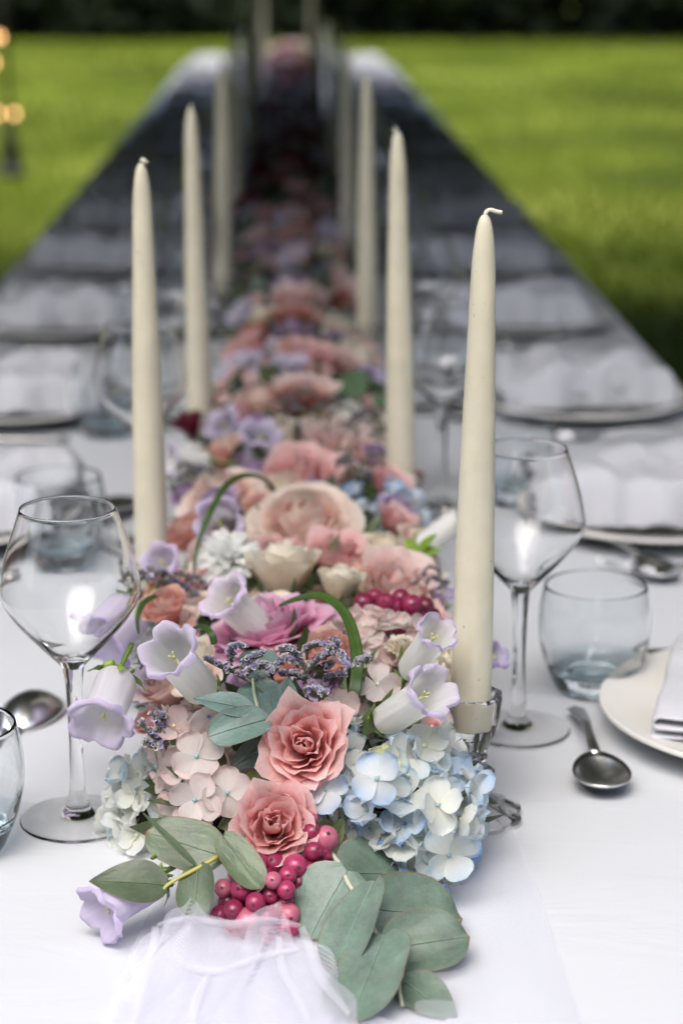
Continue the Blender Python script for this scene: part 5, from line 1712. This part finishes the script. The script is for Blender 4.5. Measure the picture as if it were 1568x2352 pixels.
# ------------------------------------------------------------------ the long shaded stretch of the runner
def head_mesh(keys, seed, n=26):
    """joined hydrangea head of unit radius for the far stretch"""
    r = random.Random(seed)
    mb = MB()
    k = 0
    for i in range(n):
        z = 1 - (i + 0.5) / n * 1.35
        a = i * 2.39996
        s = math.sqrt(max(0, 1 - z * z))
        d = Vector((s * math.cos(a), s * math.sin(a), z))
        q = basis((d + Vector((r.uniform(-.3, .3), r.uniform(-.3, .3), r.uniform(-.3, .3)))).normalized(), r.uniform(0, 6.28))
        cin, ce = keys[r.randrange(len(keys))]
        for j in range(4):
            qq = q @ Quaternion((0, 0, 1), j * math.pi / 2)
            V, F, C, U = floret_petal(0.36, 0.40, cin, ce, 0.15, i * 4 + j)
            mb.add([d * 0.85 + qq @ Vector(p) for p in V], F, C, U)
    return mb.mesh('florets', 'thin_petal')

FAR_ROSE = {}
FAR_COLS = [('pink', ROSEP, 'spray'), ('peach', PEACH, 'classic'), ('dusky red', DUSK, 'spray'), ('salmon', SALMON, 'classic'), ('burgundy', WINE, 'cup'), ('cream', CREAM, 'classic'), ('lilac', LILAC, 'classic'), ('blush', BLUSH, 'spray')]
for k, (nm, cols, st) in enumerate(FAR_COLS):
    mb = MB()
    for d in rose_petals(1.0, st, *cols, 300 + k): mb.add(*d)
    FAR_ROSE[nm] = mb.mesh('petals', 'petal')
mb = MB(); mb.add(*tube(spline([(0, 0, 0.1), (0.03, 0, -0.6), (0, 0.05, -1.4)], 3), 0.07, 6, (0.07, 0.11, 0.03))); mb.add(*sphere((0, 0, -0.08), 0.24, 8, 6, 0.8, (0.06, 0.1, 0.03)))
FAR_STEM = mb.mesh('stem', 'leaf')
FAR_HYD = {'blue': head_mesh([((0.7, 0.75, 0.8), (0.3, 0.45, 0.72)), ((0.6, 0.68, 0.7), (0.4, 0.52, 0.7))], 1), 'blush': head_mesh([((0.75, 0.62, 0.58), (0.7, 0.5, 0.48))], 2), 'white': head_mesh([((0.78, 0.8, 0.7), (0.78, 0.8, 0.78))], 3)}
def far_leaf_mesh(seed):
    r = random.Random(seed)
    mb = MB()
    for k in range(7):
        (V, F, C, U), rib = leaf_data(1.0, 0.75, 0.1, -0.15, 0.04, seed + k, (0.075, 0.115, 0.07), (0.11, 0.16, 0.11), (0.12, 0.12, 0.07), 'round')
        q = Quaternion((0, 0, 1), k * 2.4) @ Quaternion((1, 0, 0), r.uniform(0.1, 0.9))
        base = Vector((0, 0, 0.25 * k - 0.8)) 
        mb.add([base + q @ Vector(p) for p in V], F, C, U)
    return mb.mesh('leaves', 'leaf')
FAR_LEAF = [far_leaf_mesh(10), far_leaf_mesh(20)]
mb = MB(); mb.add(*tube(spline([(0, 0, -1.3), (0.03, 0, 0), (0, 0, 0.9)], 3), 0.04, 5, (0.15, 0.18, 0.08)))
FAR_TWIG = mb.mesh('stem', 'stem')
mbell = MB(); mbell.add(*bell_mesh(0.48, 1.0, (0.76, 0.74, 0.80), LAV, 5))
FAR_BELL = mbell.mesh('corolla', 'thin_petal')
mb = MB(); mb.add(*sphere((0, 0, -0.02), 0.2, 8, 6, 0.5, (0.12, 0.2, 0.04))); mb.add(*tube([Vector((0, 0, 0)), Vector((0, 0, -0.7))], 0.04, 5, (0.12, 0.2, 0.04)))
FAR_CALYX = mb.mesh('calyx', 'leaf')
def far_spikes(seed):
    r = random.Random(seed)
    out = MB()
    for k in range(5):
        a = r.uniform(0, 6.28)
        pth = spline([(0, 0, -0.4), (0.25 * math.cos(a), 0.25 * math.sin(a), 0.35), (0.6 * math.cos(a), 0.6 * math.sin(a), 0.6), (0.85 * math.cos(a), 0.85 * math.sin(a), 0.45)], 4)
        s = spike(pth, 16, 0.08, seed + k, True)
        out.add(s.v, s.f, s.c)
    return out.mesh('flower_spike', 'statice')
FAR_STAT = far_spikes(3)

def far_thing(name, cat, label, group, loc, d, size, parts, roll):
    t = thing(name, label, cat, loc, basis(d, roll), group)
    t.scale = (size, size, size)
    for pn, me in parts: link(pn, me, t)
    return t

r = random.Random(2024)
y = YD(1.98, 0.1)
row = 0
STRETCH = 'in the long shaded far stretch of the flower runner'
while y < YE - 0.03:
    u = (y - YD(1.98, 0.1)) / (YE - YD(1.98, 0.1))
    nn = 3 if u < 0.6 else 3
    for i in range(nn):
        a = math.pi * (0.16 + 0.68 * (i + 0.5 + r.uniform(-0.25, 0.25)) / nn)
        d = Vector((-math.cos(a) * 0.9, r.uniform(-0.55, 0.1), math.sin(a))).normalized()
        px = GX + 0.006 * math.sin(y * 3) - math.cos(a) * 0.082
        pz = TOP + 0.012 + math.sin(a) * 0.068 + r.uniform(-0.006, 0.01)
        loc = Vector((px, y + r.uniform(-0.02, 0.02), pz))
        if any(abs(loc.x - cx) < 0.034 and abs(loc.y - YD(cz, 0.08)) < 0.034 for cx, cz in clist): continue
        endbright = y > YE - 0.25
        q = r.random()
        roll = r.uniform(0, 6.28)
        if endbright:
            nm = r.choice(['cream', 'blush', 'blush', 'pink', 'cream'])
            far_thing('rose', 'rose', '%s rose in the pale cluster closing the far end of the runner' % nm, 'pale roses at the far end', loc, d, 0.032, [('petals', FAR_ROSE[nm]), ('stem', FAR_STEM)], roll)
        elif q < (0.50 if u > 0.2 else 0.68):
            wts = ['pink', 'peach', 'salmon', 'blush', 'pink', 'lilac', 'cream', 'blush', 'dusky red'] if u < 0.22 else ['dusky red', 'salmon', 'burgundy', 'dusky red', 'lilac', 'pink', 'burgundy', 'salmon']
            nm = r.choice(wts)
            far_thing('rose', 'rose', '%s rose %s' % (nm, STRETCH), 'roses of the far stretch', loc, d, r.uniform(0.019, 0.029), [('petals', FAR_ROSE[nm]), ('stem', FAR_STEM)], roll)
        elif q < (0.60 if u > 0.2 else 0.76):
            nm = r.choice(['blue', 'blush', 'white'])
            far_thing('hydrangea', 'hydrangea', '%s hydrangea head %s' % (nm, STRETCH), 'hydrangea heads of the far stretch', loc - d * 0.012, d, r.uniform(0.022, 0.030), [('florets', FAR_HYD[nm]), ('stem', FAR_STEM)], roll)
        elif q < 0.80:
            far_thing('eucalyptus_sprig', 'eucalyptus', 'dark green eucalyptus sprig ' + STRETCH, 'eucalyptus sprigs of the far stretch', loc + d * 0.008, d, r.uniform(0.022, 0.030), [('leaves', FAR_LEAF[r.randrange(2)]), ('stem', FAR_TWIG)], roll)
        elif q < 0.90:
            far_thing('bellflower', 'bellflower', 'violet bellflower ' + STRETCH, 'bellflowers of the far stretch', loc - d * 0.01, d, r.uniform(0.034, 0.042), [('corolla', FAR_BELL), ('calyx', FAR_CALYX)], roll)
        else:
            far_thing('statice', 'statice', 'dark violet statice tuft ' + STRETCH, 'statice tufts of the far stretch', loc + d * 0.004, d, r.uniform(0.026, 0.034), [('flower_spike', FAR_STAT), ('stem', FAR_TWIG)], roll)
    y += 0.046
    row += 1

# ------------------------------------------------------------------ tulle net under and over the near end
def tulle():
    t = thing('tulle_runner', 'sheer white tulle net lying under the flowers and gathered up at the near end', 'tulle', (GX, 0.9, TOP))
    org = Vector((GX, 0.9, TOP))
    def sheet(u, v):
        y = 0.60 + 1.3 * v
        wl = 0.092 + 0.016 * math.sin(y * 9) - 0.01 * v
        wr = 0.126 + 0.010 * math.sin(y * 7 + 1) + 0.03 * max(0, 0.95 - y) - 0.02 * v
        x = GX - wl + (wl + wr) * u
        z = TOP + 0.0022 + 0.0016 * (0.5 + 0.5 * math.sin(u * 31 + 3 * math.sin(y * 6))) + 0.0008 * math.sin(y * 40 + u * 9)
        return Vector((x, y, z)) - org, (1, 1, 1), (x, y)
    mb = MB(); mb.add(*grid(sheet, 60, 60)); mb.build('net_sheet', 'tulle', t)
    for k in range(2):
        r = random.Random(k + 3)
        p1, p2, p3 = r.uniform(0, 6), r.uniform(0, 6), r.uniform(0, 6)
        a = D(352 + 8 * k, 2128, 1.080); b = D(702 - 10 * k, 2146, 1.078)
        a2 = D(250 - 20 * k, 2400, 1.0); b2 = D(930 - 60 * k, 2400, 1.0)
        def f(u, v):
            top = a.lerp(b, u); bot = a2.lerp(b2, u)
            h0 = top.z - TOP
            p = top.lerp(bot, v)
            ed = math.sin(math.pi * min(1, max(0, u))) 
            prof = (1 - v) ** 1.25
            h = h0 * prof * (0.86 + 0.16 * math.sin(u * 6 + p1) + 0.05 * math.sin(u * 15 + p2)) * (0.35 + 0.65 * ed ** 0.5)
            h += 0.008 * math.sin(u * 9 + p1 + v * 2.5) ** 4 * (1 - v) * math.sin(math.pi * min(1, v * 2.4 + 0.12))
            h += 0.0035 * k * (1 - v)
            y = p.y - 0.010 * math.sin(u * 11 + p3) * (1 - v) - 0.004 * k
            if v < 0.12:
                e = (0.12 - v) / 0.12
                y += 0.012 * e * e; h -= 0.006 * e * e * (1 if k != 1 else -0.4)
            x = p.x + 0.006 * math.sin(v * 7 + u * 10 + p2)
            zz = TOP + 0.0045 + 0.0012 * k + max(0.0, h) + 0.001 * math.sin(u * 40 + k + v * 6)
            if y > 0.98: pass
            return Vector((x, y, zz)) - org, (1, 1, 1), (x * 1.02 + 0.3 * k, y * 1.1)
        mb = MB(); mb.add(*grid(f, 70, 36)); mb.build('net_gather', 'tulle', t)
    for k, (pts, wpx) in enumerate([
            ([(356, 2128, 1.074), (352, 2190, 1.060), (325, 2280, 1.030), (300, 2390, 0.995)], 26), ([(362, 2126, 1.072), (430, 2112, 1.070), (520, 2124, 1.068), (610, 2114, 1.068), (690, 2128, 1.068)], 20),
            ([(440, 2128, 1.070), (408, 2170, 1.060), (420, 2216, 1.046), (500, 2232, 1.040), (600, 2200, 1.048), (690, 2180, 1.054)], 24),
            ([(690, 2130, 1.068), (712, 2180, 1.054), (736, 2250, 1.034), (800, 2330, 1.010)], 28), ([(640, 2150, 1.066), (650, 2230, 1.040), (700, 2330, 1.010), (720, 2400, 0.99)], 22), ([(480, 2240, 1.038), (450, 2310, 1.016), (440, 2400, 0.99)], 22)]):
        path = spline([D(*p) for p in pts], 8)
        V, U = [], []
        m = len(path)
        for i, p in enumerate(path):
            if p.z < TOP + 0.006: p.z = TOP + 0.006
            tan = (path[min(i + 1, m - 1)] - path[max(i - 1, 0)]).normalized()
            side = tan.cross(BACK).normalized()
            w = m_px(wpx, 1.05) * (0.55 + 0.45 * math.sin(math.pi * i / (m - 1)))
            for j in range(7):
                a_ = math.pi * j / 6
                V.append(p - side * math.cos(a_) * w / 2 + BACK * math.sin(a_) * w * 0.45 - org)
                U.append((j * 0.003 + k, i * 0.004))
        F = [(i * 7 + j, i * 7 + j + 1, i * 7 + j + 8, i * 7 + j + 7) for i in range(m - 1) for j in range(6)]
        mb = MB(); mb.add(V, F, None, U); mb.build('net_fold', 'tulle', t)
tulle()
